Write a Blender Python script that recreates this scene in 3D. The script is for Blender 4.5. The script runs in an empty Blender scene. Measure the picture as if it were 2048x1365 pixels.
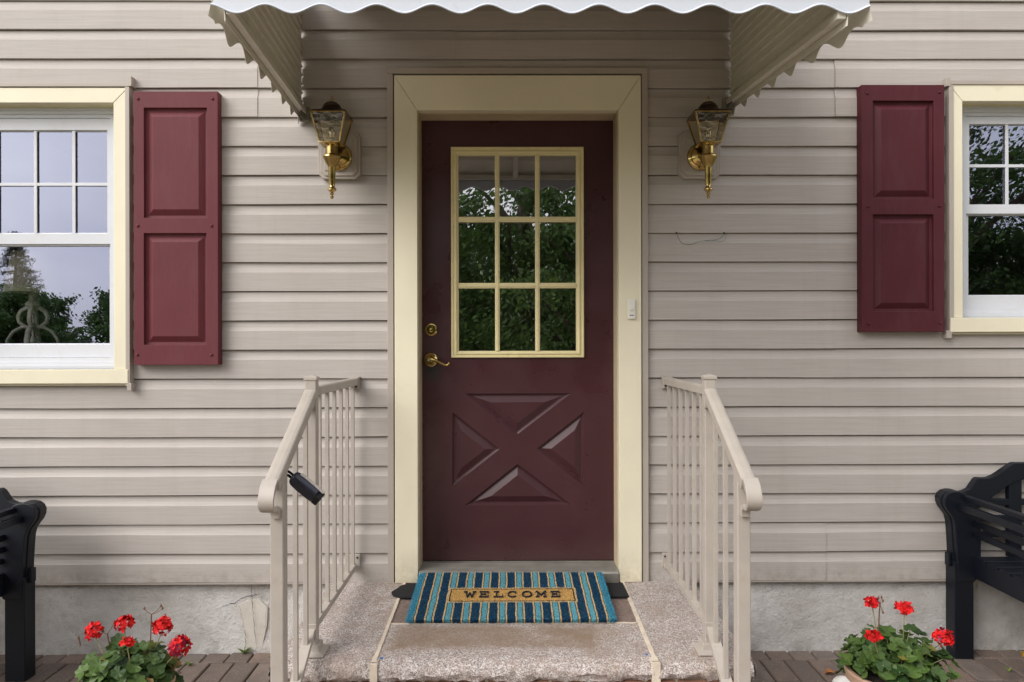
import bpy, bmesh, math, random
from mathutils import Vector, Matrix
R = math.radians
random.seed(7)
scene = bpy.context.scene

# ------------------------------------------------------------------ camera
F_PX, CAM_D, CAM_Z, YAW, ROLL = 1450.0, 3.19, 1.377, 0.0063, 0.0022
cam = bpy.data.cameras.new('camera'); co = bpy.data.objects.new('camera', cam)
scene.collection.objects.link(co); scene.camera = co
co.location = (0, -CAM_D, CAM_Z)
cam.sensor_width = 36; cam.lens = F_PX / 2048 * 36
cam.clip_start = 0.05; cam.clip_end = 500
co.rotation_mode = 'QUATERNION'
m = Matrix.Rotation(-YAW, 3, 'Z') @ Matrix.Rotation(R(90), 3, 'X') @ Matrix.Rotation(-ROLL, 3, 'Z')
co.rotation_quaternion = m.to_quaternion()
CAMM = m

def at(px, py, Y):
    """point of the plane y = Y measured on the photograph (2048 wide)"""
    d = CAMM @ Vector(((px - 1024) / F_PX, -(py - 682.5) / F_PX, -1))
    t = (Y + CAM_D) / d.y
    return Vector((d.x * t, Y, CAM_Z + d.z * t))

# ------------------------------------------------------------------ sky, sun, exposure
SUN_EL, SUN_AZ = 38, 232           # azimuth clockwise from +Y
w = bpy.data.worlds.new("World"); scene.world = w; w.use_nodes = True
nt = w.node_tree; nd = nt.nodes; nd.clear()
out = nd.new('ShaderNodeOutputWorld'); bg = nd.new('ShaderNodeBackground')
sky = nd.new('ShaderNodeTexSky'); sky.sky_type = 'NISHITA'; sky.sun_disc = False
sky.sun_elevation = R(SUN_EL); sky.sun_rotation = R(SUN_AZ); sky.dust_density = 3; sky.air_density = 1.0
hs = nd.new('ShaderNodeHueSaturation'); hs.inputs['Saturation'].default_value = 0.30
nz = nd.new('ShaderNodeTexNoise'); nz.inputs['Scale'].default_value = 2.2; nz.inputs['Detail'].default_value = 6
tc = nd.new('ShaderNodeTexCoord'); mp = nd.new('ShaderNodeMapping'); mp.inputs['Scale'].default_value = (1, 1, 2.6)
cr = nd.new('ShaderNodeValToRGB'); cr.color_ramp.elements[0].position = .32; cr.color_ramp.elements[1].position = .72
cr.color_ramp.elements[0].color = (.76, .77, .84, 1); cr.color_ramp.elements[1].color = (1.14, 1.12, 1.10, 1)
mx = nd.new('ShaderNodeMixRGB'); mx.blend_type = 'MULTIPLY'; mx.inputs['Fac'].default_value = 1
L = nt.links.new
L(sky.outputs[0], hs.inputs['Color']); L(tc.outputs['Generated'], mp.inputs[0]); L(mp.outputs[0], nz.inputs['Vector'])
oc = nd.new('ShaderNodeMixRGB'); oc.inputs['Fac'].default_value = .74; oc.inputs[2].default_value = (5.8, 5.65, 5.6, 1)   # cloud deck over the clear sky
L(hs.outputs[0], oc.inputs[1]); L(nz.outputs['Fac'], cr.inputs[0]); L(oc.outputs[0], mx.inputs[1]); L(cr.outputs[0], mx.inputs[2])
L(mx.outputs[0], bg.inputs['Color']); bg.inputs['Strength'].default_value = 0.15
L(bg.outputs[0], out.inputs[0])
sl = bpy.data.lights.new('sun', 'SUN'); sl.energy = 1.5; sl.angle = R(40); sl.color = (1, .96, .91)
so = bpy.data.objects.new('sun', sl); scene.collection.objects.link(so)
sd = Vector((math.sin(R(SUN_AZ)) * math.cos(R(SUN_EL)), math.cos(R(SUN_AZ)) * math.cos(R(SUN_EL)), math.sin(R(SUN_EL))))
so.rotation_mode = 'QUATERNION'; so.rotation_quaternion = sd.to_track_quat('Z', 'Y'); so.location = (-4, -8, 9)
scene.view_settings.view_transform = 'Standard'; scene.view_settings.look = 'None'
scene.view_settings.exposure = 0.88; scene.view_settings.gamma = 1
scene.cycles.max_bounces = 8; scene.cycles.transparent_max_bounces = 12
scene.cycles.diffuse_bounces = 4; scene.cycles.caustics_reflective = False

# ------------------------------------------------------------------ helpers
COL = scene.collection
class MB:
    def __init__(s): s.v = []; s.f = []; s.mi = []; s.cur = 0
    def add(s, vs, fs):
        o = len(s.v); s.v += [tuple(v) for v in vs]
        for f in fs: s.f.append(tuple(o + i for i in f)); s.mi.append(s.cur)
        return s
    def box(s, x0, x1, y0, y1, z0, z1):
        if x0 > x1: x0, x1 = x1, x0
        if y0 > y1: y0, y1 = y1, y0
        if z0 > z1: z0, z1 = z1, z0
        return s.add([(x0,y0,z0),(x1,y0,z0),(x1,y1,z0),(x0,y1,z0),(x0,y0,z1),(x1,y0,z1),(x1,y1,z1),(x0,y1,z1)],
              [(0,3,2,1),(4,5,6,7),(0,1,5,4),(1,2,6,5),(2,3,7,6),(3,0,4,7)])
    def prism_y(s, pts, y0, y1):
        """pts (x,z) counter-clockwise seen from -Y; y0 front < y1"""
        a = sum(pts[i][0]*pts[(i+1)%len(pts)][1]-pts[(i+1)%len(pts)][0]*pts[i][1] for i in range(len(pts)))
        if a < 0: pts = pts[::-1]
        n = len(pts)
        vs = [(p[0], y0, p[1]) for p in pts] + [(p[0], y1, p[1]) for p in pts]
        fs = [tuple(range(n)), tuple(range(2*n-1, n-1, -1))]
        for i in range(n):
            j = (i+1) % n; fs.append((i, i+n, j+n, j))
        return s.add(vs, fs)
    def prism_x(s, pts, x0, x1):
        """pts (y,z)"""
        n = len(pts)
        vs = [(x0, p[0], p[1]) for p in pts] + [(x1, p[0], p[1]) for p in pts]
        fs = [tuple(range(n)), tuple(range(2*n-1, n-1, -1))]
        for i in range(n):
            j = (i+1) % n; fs.append((i, i+n, j+n, j))
        return s.add(vs, fs)
    def prism_z(s, pts, z0, z1):
        n = len(pts)
        vs = [(p[0], p[1], z0) for p in pts] + [(p[0], p[1], z1) for p in pts]
        fs = [tuple(range(n-1, -1, -1)), tuple(range(n, 2*n))]
        for i in range(n):
            j = (i+1) % n; fs.append((i, j, j+n, i+n))
        return s.add(vs, fs)
    def lathe(s, prof, seg=24, c=(0,0,0), M=None, cap=True):
        """prof list of (r,z) along local z"""
        vs = []; fs = []
        for r, z in prof:
            for k in range(seg):
                a = 2*math.pi*k/seg; p = Vector((r*math.cos(a), r*math.sin(a), z))
                if M: p = M @ p
                vs.append(p + Vector(c))
        for i in range(len(prof)-1):
            for k in range(seg):
                a = i*seg+k; b = i*seg+(k+1)%seg
                fs.append((a, b, b+seg, a+seg))
        if cap:
            fs.append(tuple(range(seg-1, -1, -1))); o = (len(prof)-1)*seg; fs.append(tuple(range(o, o+seg)))
        return s.add(vs, fs)
    def tube(s, pts, rad, seg=8, cap=True, sx=1.0):
        pts = [Vector(p) for p in pts]; n = len(pts)
        rads = rad if isinstance(rad, (list, tuple)) else [rad]*n
        vs = []; fs = []; up = None
        for i, p in enumerate(pts):
            t = (pts[min(i+1, n-1)] - pts[max(i-1, 0)]).normalized()
            if up is None: up = t.orthogonal().normalized()
            up = (up - t*up.dot(t)).normalized(); sd_ = t.cross(up)
            for k in range(seg):
                a = 2*math.pi*k/seg
                vs.append(p + (up*math.cos(a)*sx + sd_*math.sin(a))*rads[i])
        for i in range(n-1):
            for k in range(seg):
                a = i*seg+k; b = i*seg+(k+1)%seg; fs.append((a, b, b+seg, a+seg))
        if cap:
            fs.append(tuple(range(seg-1, -1, -1))); o = (n-1)*seg; fs.append(tuple(range(o, o+seg)))
        return s.add(vs, fs)
    def bar(s, a, b, wd, ht):
        """rectangular bar from a to b, wd sideways (x), ht upright"""
        a = Vector(a); b = Vector(b); t = (b-a).normalized()
        side = Vector((1,0,0)) if abs(t.x) < .9 else Vector((0,1,0))
        side = (side - t*side.dot(t)).normalized(); up = t.cross(side)
        vs = []
        for p in (a, b):
            for q, r in ((-1,-1),(1,-1),(1,1),(-1,1)): vs.append(p + side*q*wd/2 + up*r*ht/2)
        return s.add(vs, [(0,3,2,1),(4,5,6,7),(0,1,5,4),(1,2,6,5),(2,3,7,6),(3,0,4,7)])
    def sweep_sec(s, secs):
        """loft between equal-length closed sections"""
        n = len(secs[0]); vs = [p for q in secs for p in q]; fs = []
        for i in range(len(secs)-1):
            for k in range(n):
                a = i*n+k; b = i*n+(k+1)%n; fs.append((a, b, b+n, a+n))
        fs.append(tuple(range(n-1, -1, -1))); o = (len(secs)-1)*n; fs.append(tuple(range(o, o+n)))
        return s.add(vs, fs)
    def build(s, name, mat, parent=None, bevel=0, smooth=False, fix=False, auto=None):
        me = bpy.data.meshes.new(name); me.from_pydata(s.v, [], s.f)
        mats = mat if isinstance(mat, (list, tuple)) else [mat]
        for x in mats: me.materials.append(x)
        if len(mats) > 1:
            for p, i in zip(me.polygons, s.mi): p.material_index = i
        if fix:
            b = bmesh.new(); b.from_mesh(me); bmesh.ops.remove_doubles(b, verts=b.verts, dist=1e-5)
            bmesh.ops.recalc_face_normals(b, faces=b.faces); b.to_mesh(me); b.free()
        me.update()
        o = bpy.data.objects.new(name, me); COL.objects.link(o)
        if parent is not None:
            o.parent = parent
            o.matrix_parent_inverse = Matrix.Identity(4)
            # meshes are written in world coordinates: shift into the parent's frame
            pm = parent_world(parent).inverted()
            if pm != Matrix.Identity(4): me.transform(pm)
        if smooth:
            me.polygons.foreach_set('use_smooth', [True]*len(me.polygons))
            if auto:
                b = bmesh.new(); b.from_mesh(me)
                for e in b.edges:
                    if len(e.link_faces) == 2 and e.calc_face_angle(0) > R(auto): e.smooth = False
                b.to_mesh(me); b.free()
        if bevel:
            md = o.modifiers.new('bevel', 'BEVEL'); md.width = bevel; md.segments = 2; md.limit_method = 'ANGLE'; md.angle_limit = R(40)
        return o

def parent_world(o):
    M = Matrix.Identity(4)
    while o is not None:
        M = o.matrix_basis @ M; o = o.parent
    return M
def tag(o, label=None, cat=None, group=None, kind=None):
    if label: o['label'] = label
    if cat: o['category'] = cat
    if group: o['group'] = group
    if kind: o['kind'] = kind
    return o
def thing(name, label, cat, loc=(0,0,0), group=None, rot=(0,0,0)):
    o = bpy.data.objects.new(name, None); COL.objects.link(o); o.location = loc; o.rotation_euler = rot
    o.empty_display_size = .1
    return tag(o, label, cat, group)

# ------------------------------------------------------------------ materials
class NM:
    def __init__(s, name):
        s.m = bpy.data.materials.new(name); s.m.use_nodes = True; s.n = s.m.node_tree.nodes; s.l = s.m.node_tree.links.new
        s.b = s.n['Principled BSDF']; s.o = s.n['Material Output']; s._tc = None
    def tc(s, which='Object'):
        if not s._tc: s._tc = s.n.new('ShaderNodeTexCoord')
        return s._tc.outputs[which]
    def mapped(s, scale=(1,1,1), which='Object', loc=(0,0,0)):
        mp = s.n.new('ShaderNodeMapping'); mp.inputs['Scale'].default_value = scale; mp.inputs['Location'].default_value = loc
        s.l(s.tc(which), mp.inputs[0]); return mp.outputs[0]
    def noise(s, scale, detail=4, sc=(1,1,1), rough=.55, dist=0, loc=(0,0,0)):
        t = s.n.new('ShaderNodeTexNoise'); t.inputs['Scale'].default_value = scale; t.inputs['Detail'].default_value = detail
        t.inputs['Roughness'].default_value = rough; t.inputs['Distortion'].default_value = dist
        s.l(s.mapped(sc, loc=loc), t.inputs['Vector']); return t.outputs['Fac']
    def ramp(s, fac, stops, const=False):
        r = s.n.new('ShaderNodeValToRGB'); e = r.color_ramp.elements
        while len(e) < len(stops): e.new(.5)
        for q, (p, c) in zip(e, stops): q.position = p; q.color = (*c, 1) if len(c) == 3 else c
        if const: r.color_ramp.interpolation = 'CONSTANT'
        s.l(fac, r.inputs[0]); return r.outputs[0]
    def mix(s, a, b, fac, mode='MIX'):
        x = s.n.new('ShaderNodeMixRGB'); x.blend_type = mode
        for i, q in ((0, fac), (1, a), (2, b)):
            if isinstance(q, (int, float)): x.inputs[i].default_value = q
            elif isinstance(q, tuple): x.inputs[i].default_value = (*q, 1)
            else: s.l(q, x.inputs[i])
        return x.outputs[0]
    def math(s, op, a, b=0.0, c=None):
        x = s.n.new('ShaderNodeMath'); x.operation = op
        for i, q in enumerate((a, b, c)):
            if q is None: continue
            if isinstance(q, (int, float)): x.inputs[i].default_value = q
            else: s.l(q, x.inputs[i])
        return x.outputs[0]
    def bump(s, h, strength=.3, dist=.002, prev=None):
        b = s.n.new('ShaderNodeBump'); b.inputs['Strength'].default_value = strength; b.inputs['Distance'].default_value = dist
        s.l(h, b.inputs['Height'])
        if prev is not None: s.l(prev, b.inputs['Normal'])
        s.l(b.outputs[0], s.b.inputs['Normal']); return b.outputs[0]
    def col(s, c):
        if isinstance(c, tuple): s.b.inputs['Base Color'].default_value = (*c, 1)
        else: s.l(c, s.b.inputs['Base Color'])
    def set(s, **k):
        for a, v in k.items(): s.b.inputs[a.replace('_', ' ')].default_value = v
        return s
    def xyz(s):
        x = s.n.new('ShaderNodeSeparateXYZ'); s.l(s.tc('Object'), x.inputs[0]); return x.outputs

def painted(name, c, rough=.45, var=.08, ns=6, bump=.1, bs=120, dirt=None, metallic=0, sc=(1,1,1), bd=.001):
    k = NM(name); n = k.noise(ns, 5)
    lo = tuple(x*(1-var) for x in c); hi = tuple(min(1, x*(1+var)) for x in c)
    cc = k.ramp(n, [(.3, lo), (.7, hi)])
    if dirt:
        d = k.ramp(k.noise(ns*2.7, 7, rough=.7, loc=(3,1,2)), [(.56, (0,0,0)), (.72, (1,1,1))])
        cc = k.mix(cc, dirt, k.math('MULTIPLY', d, .45))
    k.col(cc); k.set(Roughness=rough, Metallic=metallic)
    if bump: k.bump(k.noise(bs, 3, sc=sc), bump, bd)
    return k.m

# siding vinyl with pressed wood grain along x
def siding_mat():
    k = NM('vinyl_siding')
    g = k.noise(9, 9, sc=(.35, 1, 16), rough=.65, dist=.6)
    g2 = k.noise(30, 4, sc=(.2, 1, 12))
    lo = k.noise(1.3, 4)
    c = k.ramp(lo, [(.3, (.422, .390, .360)), (.7, (.478, .446, .414))])
    c = k.mix(c, (.33, .30, .275), k.math('MULTIPLY', k.ramp(g, [(.42, (1,1,1)), (.55, (0,0,0))]), .30))
    c = k.mix(c, (.40, .345, .30), k.math('MULTIPLY', k.ramp(k.noise(2.6, 6, rough=.7, loc=(5,2,8)), [(.55,(0,0,0)),(.8,(1,1,1))]), .5))
    # grime along the lowest course
    z = k.xyz()[2]; zz = k.math('MULTIPLY_ADD', z, -14, 14*.40)
    gr = k.math('MULTIPLY', k.math('MINIMUM', k.math('MAXIMUM', zz, 0.0), 1.0), k.ramp(k.noise(22, 6, rough=.7), [(.45,(0,0,0)),(.65,(1,1,1))]))
    c = k.mix(c, (.30, .27, .22), k.math('MULTIPLY', gr, .75))
    stq = k.ramp(k.noise(7, 6, sc=(1.6, 1, .12), rough=.7, loc=(4,4,4)), [(.50,(0,0,0)),(.72,(1,1,1))])
    c = k.mix(c, (.33,.29,.25), k.math('MULTIPLY', stq, .22))
    sp = k.ramp(k.noise(70, 4, rough=.8, loc=(9,4,4)), [(.72,(0,0,0)),(.76,(1,1,1))]); c = k.mix(c, (.2,.17,.13), k.math('MULTIPLY', sp, .4))
    k.col(c); k.set(Roughness=.52); k.b.inputs['Specular IOR Level'].default_value = .35
    b1 = k.bump(g, .55, .0012); k.bump(g2, .3, .0008, b1)
    return k.m
M_SIDING = siding_mat()
M_TRIM = painted('taupe_trim_vinyl', (.40, .355, .31), .5, .06, 3, .1, 60)
def coil(name, c):
    k = NM(name)
    a = k.ramp(k.noise(2.5, 4), [(.3, tuple(x*.95 for x in c)), (.7, tuple(min(1, x*1.04) for x in c))])
    d = k.ramp(k.noise(9, 8, rough=.75, loc=(2,7,1)), [(.60,(0,0,0)),(.75,(1,1,1))])
    a = k.mix(a, (.5, .44, .27), k.math('MULTIPLY', d, .28)); k.col(a); k.set(Roughness=.5)
    sc_ = k.ramp(k.noise(38, 7, rough=.8, sc=(1,1,.35), loc=(8,1,2)), [(.66,(0,0,0)),(.70,(1,1,1))]); a = k.mix(a, (.36,.31,.2), k.math('MULTIPLY', sc_, .5))
    z = k.xyz()[2]; lo_z = k.math('MINIMUM', k.math('MAXIMUM', k.math('MULTIPLY_ADD', z, -7, 7*.48), 0.0), 1.0)
    a = k.mix(a, (.40,.34,.23), k.math('MULTIPLY', k.math('MULTIPLY', lo_z, k.ramp(k.noise(16, 7, rough=.8), [(.4,(0,0,0)),(.62,(1,1,1))])), .55)); k.col(a)
    b = k.bump(k.noise(5, 3, sc=(1,1,.5)), .55, .008); k.bump(k.noise(150, 2), .08, .0006, b)
    return k.m
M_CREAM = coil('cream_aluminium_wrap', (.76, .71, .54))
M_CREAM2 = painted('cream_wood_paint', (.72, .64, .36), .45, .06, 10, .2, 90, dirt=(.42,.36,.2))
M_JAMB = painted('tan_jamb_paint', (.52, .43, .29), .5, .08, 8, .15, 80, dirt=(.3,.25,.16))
M_WHITE = painted('white_window_vinyl', (.62, .64, .68), .35, .03, 4, .03, 60, dirt=(.55,.53,.47))
M_GREYMETAL = painted('weathered_aluminium', (.30, .285, .25), .45, .15, 12, .2, 140, metallic=.55, dirt=(.2,.17,.13))

def door_mat():
    k = NM('maroon_door_paint')
    c = k.ramp(k.noise(2.2, 5), [(.3, (.048, .013, .017)), (.7, (.063, .019, .025))])
    d = k.ramp(k.noise(6, 8, rough=.7, loc=(4,4,1)), [(.52,(0,0,0)),(.72,(1,1,1))])
    c = k.mix(c, (.085, .038, .038), k.math('MULTIPLY', d, .3))
    c = k.mix(c, (.28, .2, .19), k.math('MULTIPLY', k.ramp(k.noise(90, 5, rough=.8, loc=(1,9,3)), [(.70,(0,0,0)),(.76,(1,1,1))]), .35))
    x, y, z = k.xyz()
    dx = k.math('MULTIPLY', k.math('ADD', x, .345), 15); dz = k.math('MULTIPLY', k.math('ADD', z, -1.245), 13)
    rr = k.math('SQRT', k.math('ADD', k.math('MULTIPLY', dx, dx), k.math('MULTIPLY', dz, dz)))
    sm = k.math('MINIMUM', k.math('MAXIMUM', k.math('SUBTRACT', 1.25, k.math('ADD', rr, k.math('MULTIPLY', k.noise(40, 6, rough=.7), .7))), 0.0), 1.0)
    c = k.mix(c, (.018,.016,.020), k.math('MULTIPLY', sm, 1.3))
    lw = k.math('MINIMUM', k.math('MAXIMUM', k.math('MULTIPLY_ADD', z, -9, 9*.50), 0.0), 1.0)
    c = k.mix(c, (.13,.09,.08), k.math('MULTIPLY', k.math('MULTIPLY', lw, k.noise(30, 7, rough=.8, sc=(1,1,3))), .55))
    k.col(c); k.l(k.ramp(k.noise(5, 5), [(.3,(.24,)*3),(.7,(.42,)*3)]), k.b.inputs['Roughness'])
    b = k.bump(k.noise(55, 4, sc=(1,1,.5)), .12, .001); k.bump(k.noise(4, 2), .25, .004, b)
    return k.m
M_DOOR = door_mat()
def shutter_mat(name, a, b_):
    k = NM(name)
    g = k.noise(14, 8, sc=(9, 1, .45), rough=.65, dist=1.2)
    c = k.ramp(k.noise(3, 4), [(.3, a), (.7, b_)])
    c = k.mix(c, tuple(x*1.7+.01 for x in b_), k.math('MULTIPLY', k.ramp(g, [(.5,(0,0,0)),(.68,(1,1,1))]), .1))
    c = k.mix(c, (.22,.15,.15), k.math('MULTIPLY', k.ramp(k.noise(7, 8, rough=.75, sc=(1.5,1,.4), loc=(6,0,1)), [(.5,(0,0,0)),(.75,(1,1,1))]), .08))
    k.col(c); k.set(Roughness=.6); k.b.inputs['Specular IOR Level'].default_value = .3; k.bump(g, .5, .0012); return k.m
M_SHUT_L = shutter_mat('faded_maroon_vinyl', (.108, .020, .027), (.132, .027, .035))
M_SHUT_R = shutter_mat('deep_maroon_vinyl', (.062, .008, .014), (.080, .013, .019))
def brass():
    k = NM('polished_brass'); k.col(k.ramp(k.noise(20, 5), [(.35,(.32,.22,.07)),(.65,(.62,.45,.18))]))
    k.set(Metallic=1.0); k.l(k.ramp(k.noise(35, 6), [(.4,(.08,)*3),(.7,(.30,)*3)]), k.b.inputs['Roughness'])
    k.bump(k.noise(50, 3), .1, .001); return k.m
M_BRASS = brass()
M_DARKBRASS = painted('dark_aged_brass', (.05, .032, .02), .35, .3, 20, .1, metallic=.8)
def glassmat(name, refl, tint, wav=0., bscale=6, rough=0.0, gcol=(.95,.96,1)):
    k = NM(name); n = k.n; n.remove(k.b)
    tr = n.new('ShaderNodeBsdfTransparent'); tr.inputs[0].default_value = (*tint, 1)
    gl = n.new('ShaderNodeBsdfGlossy'); gl.inputs['Roughness'].default_value = rough; gl.inputs[0].default_value = (*gcol, 1)
    mixs = n.new('ShaderNodeMixShader')
    lw = n.new('ShaderNodeLayerWeight'); lw.inputs['Blend'].default_value = .25
    f = k.math('MULTIPLY_ADD', lw.outputs['Fresnel'], 1-refl, refl)
    k.l(f, mixs.inputs[0]); k.l(tr.outputs[0], mixs.inputs[1]); k.l(gl.outputs[0], mixs.inputs[2]); k.l(mixs.outputs[0], k.o.inputs[0])
    if wav:
        b = n.new('ShaderNodeBump'); b.inputs['Strength'].default_value = wav; b.inputs['Distance'].default_value = .01
        k.l(k.noise(bscale, 2), b.inputs['Height']); k.l(b.outputs[0], gl.inputs['Normal'])
    return k.m
M_GLASS_W = glassmat('window_glass', .40, (.95, .97, .95), .012, 3, 0, (.62,.66,.83))
M_GLASS_D = glassmat('door_glass', .42, (.8, .82, .8), .030, 6)
M_GLASS_L = glassmat('lantern_glass', .10, (.95, .88, .66), .3, 40, .12)
M_RAIL = painted('almond_railing_paint', (.40, .362, .318), .42, .09, 9, .15, 50, dirt=(.33,.28,.21))
M_BLACK = NM('black_bench_paint')
M_BLACK.col(M_BLACK.mix((.004,.006,.011), (.06,.065,.08), M_BLACK.math('MULTIPLY', M_BLACK.ramp(M_BLACK.noise(120, 6, rough=.8), [(.6,(0,0,0)),(.78,(1,1,1))]), .5)))
M_BLACK.set(Roughness=.45); M_BLACK.b.inputs['Specular IOR Level'].default_value = .35; M_BLACK.bump(M_BLACK.noise(30, 7, sc=(1,1,1), rough=.7), .3, .0015); M_BLACK = M_BLACK.m
M_RUBBER = painted('black_rubber', (.006, .006, .008), .9, .2, 30, .3, 250)
M_DARK = painted('dark_void', (.006, .005, .004), .8, 0, 5, 0)

def awning_mats():
    a = NM('white_awning_enamel'); a.col(a.mix((.56,.60,.66), (.33,.33,.32), a.math('MULTIPLY', a.ramp(a.noise(18, 7, rough=.8), [(.58,(0,0,0)),(.72,(1,1,1))]), .5)))
    a.set(Roughness=.38); a.bump(a.noise(8, 3), .1, .003)
    b = NM('awning_underside_enamel'); b.col(b.mix((.70,.67,.59), (.42,.38,.29), b.math('MULTIPLY', b.ramp(b.noise(14, 8, rough=.8, sc=(1,1,3)), [(.52,(0,0,0)),(.72,(1,1,1))]), .5)))
    b.set(Roughness=.5); b.bump(b.noise(40, 3), .1, .001)
    return a.m, b.m
M_AWN, M_AWNIN = awning_mats()

def concrete():
    k = NM('foundation_concrete')
    c = k.ramp(k.noise(3, 6, rough=.6), [(.28, (.47, .44, .40)), (.42, (.58, .56, .53)), (.56, (.68, .665, .64)), (.72, (.78, .77, .75))])
    pits = k.ramp(k.noise(55, 6, rough=.75), [(.62,(0,0,0)),(.70,(1,1,1))])
    c = k.mix(c, (.12,.11,.10), k.math('MULTIPLY', pits, .7)); c = k.mix(c, (.22,.20,.18), k.math('MULTIPLY', k.ramp(k.noise(13, 9, rough=.8, loc=(3,3,1)), [(.50,(0,0,0)),(.66,(1,1,1))]), .28))
    ru = k.ramp(k.noise(5.5, 5, loc=(7,3,5)), [(.70,(0,0,0)),(.78,(1,1,1))]); c = k.mix(c, (.46,.25,.12), k.math('MULTIPLY', ru, .3))
    z = k.xyz()[2]
    up = k.math('MINIMUM', k.math('MAXIMUM', k.math('MULTIPLY_ADD', z, 14, -14*.26), 0.0), 1.0)
    lowz = k.math('MINIMUM', k.math('MAXIMUM', k.math('MULTIPLY_ADD', z, -16, 16*.06), 0.0), 1.0)
    st = k.ramp(k.noise(9, 7, rough=.75, loc=(1,1,4)), [(.42,(0,0,0)),(.62,(1,1,1))])
    c = k.mix(c, (.13,.12,.09), k.math('MULTIPLY', k.math('MULTIPLY', k.math('MAXIMUM', up, lowz), st), .5))
    k.col(c); k.set(Roughness=.9)
    b = k.bump(k.noise(14, 8, rough=.75), 1.0, .018); k.bump(k.noise(130, 5, rough=.7), .9, .004, b); return k.m
M_CONC = concrete()
M_PATCH = painted('mortar_patch', (.58, .55, .49), .9, .1, 12, .6, 60, dirt=(.4,.33,.25), bd=.003)
def granite(name, base=(.40,.35,.31), rough_edge=False, stain=True):
    k = NM(name)
    v = k.n.new('ShaderNodeTexVoronoi'); v.inputs['Scale'].default_value = 290; k.l(k.mapped(), v.inputs['Vector'])
    sep = k.n.new('ShaderNodeSeparateXYZ'); k.l(v.outputs['Color'], sep.inputs[0])
    c = k.ramp(sep.outputs[0], [(0, (.035,.03,.03)), (.13, (.11,.095,.09)), (.22, (.24,.195,.175)), (.45, (.36,.30,.275)), (.66, (.47,.43,.41)), (.85, (.72,.70,.70))])
    c = k.mix(c, base, .26)
    c = k.mix(c, (.30,.22,.185), k.math('MULTIPLY', k.ramp(k.noise(17, 7, rough=.8, loc=(5,5,0)), [(.46,(0,0,0)),(.62,(1,1,1))]), .5))
    c = k.mix(c, tuple(x*.55 for x in base), k.math('MULTIPLY', k.ramp(k.noise(38, 6, rough=.8), [(.5,(0,0,0)),(.66,(1,1,1))]), .5))
    c = k.mix(c, (.25,.185,.135), k.math('MULTIPLY', k.ramp(k.noise(4.5, 6, rough=.65, loc=(2,2,2)), [(.46,(0,0,0)),(.66,(1,1,1))]), .5))
    if stain:    # worn brown rectangle where the mat used to lie
        x, y, z = k.xyz()
        wx = k.math('MULTIPLY_ADD', k.noise(16, 5), .09, -.045)
        ax = k.math('ABSOLUTE', k.math('ADD', k.math('ADD', x, .045), wx)); ay = k.math('ABSOLUTE', k.math('ADD', k.math('ADD', y, .20), wx))
        mxk = k.math('MULTIPLY', k.math('MINIMUM', k.math('MAXIMUM', k.math('MULTIPLY_ADD', ax, -22, 22*.385), 0.0), 1.0),
                     k.math('MINIMUM', k.math('MAXIMUM', k.math('MULTIPLY_ADD', ay, -24, 24*.118), 0.0), 1.0))
        mk = k.math('MULTIPLY', mxk, k.ramp(k.noise(7, 6, rough=.7, loc=(0,3,0)), [(.25,(.35,)*3),(.65,(1,1,1))]))
        c = k.mix(c, (.215,.150,.10), k.math('MULTIPLY', mk, .9))
    k.col(c); k.set(Roughness=.75)
    b = k.bump(k.noise(60, 5, rough=.8), .35 , .003); k.bump(sep.outputs[0], .12, .001, b)
    return k.m
M_GRAN = granite('pink_grey_granite'); M_GRAN_S = granite('side_granite', stain=False)
M_GROUT = painted('cream_grout', (.60, .52, .42), .9, .12, 20, .5, 90, dirt=(.3,.22,.15), bd=.003)
M_TILE = painted('brown_stone_tile', (.19, .14, .12), .7, .35, 60, .4, 150, dirt=(.10,.075,.06))
def paver():
    k = NM('brick_paver')
    info = k.n.new('ShaderNodeAttribute'); info.attribute_name = 'tone'
    c = k.ramp(info.outputs['Fac'], [(0, (.130,.104,.088)), (.35, (.175,.134,.112)), (.65, (.225,.160,.130)), (1, (.19,.16,.138))])
    c = k.mix(c, (.09,.07,.06), k.math('MULTIPLY', k.ramp(k.noise(11, 7, rough=.7), [(.45,(0,0,0)),(.68,(1,1,1))]), .55))
    v = k.n.new('ShaderNodeTexVoronoi'); v.inputs['Scale'].default_value = 120; k.l(k.mapped(), v.inputs['Vector'])
    c = k.mix(c, (.52,.47,.42), k.math('MULTIPLY', k.ramp(v.outputs['Distance'], [(.10,(1,1,1)),(.22,(0,0,0))]), k.ramp(k.noise(70, 2), [(.48,(0,0,0)),(.56,(1,1,1))])))
    k.col(c); k.set(Roughness=.7); b = k.bump(k.noise(45, 6, rough=.8), .6, .004); return k.m
M_PAVER = paver()
M_SAND = painted('joint_sand', (.10, .085, .06), .95, .3, 30, .5, 200, dirt=(.05,.06,.02))

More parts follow.
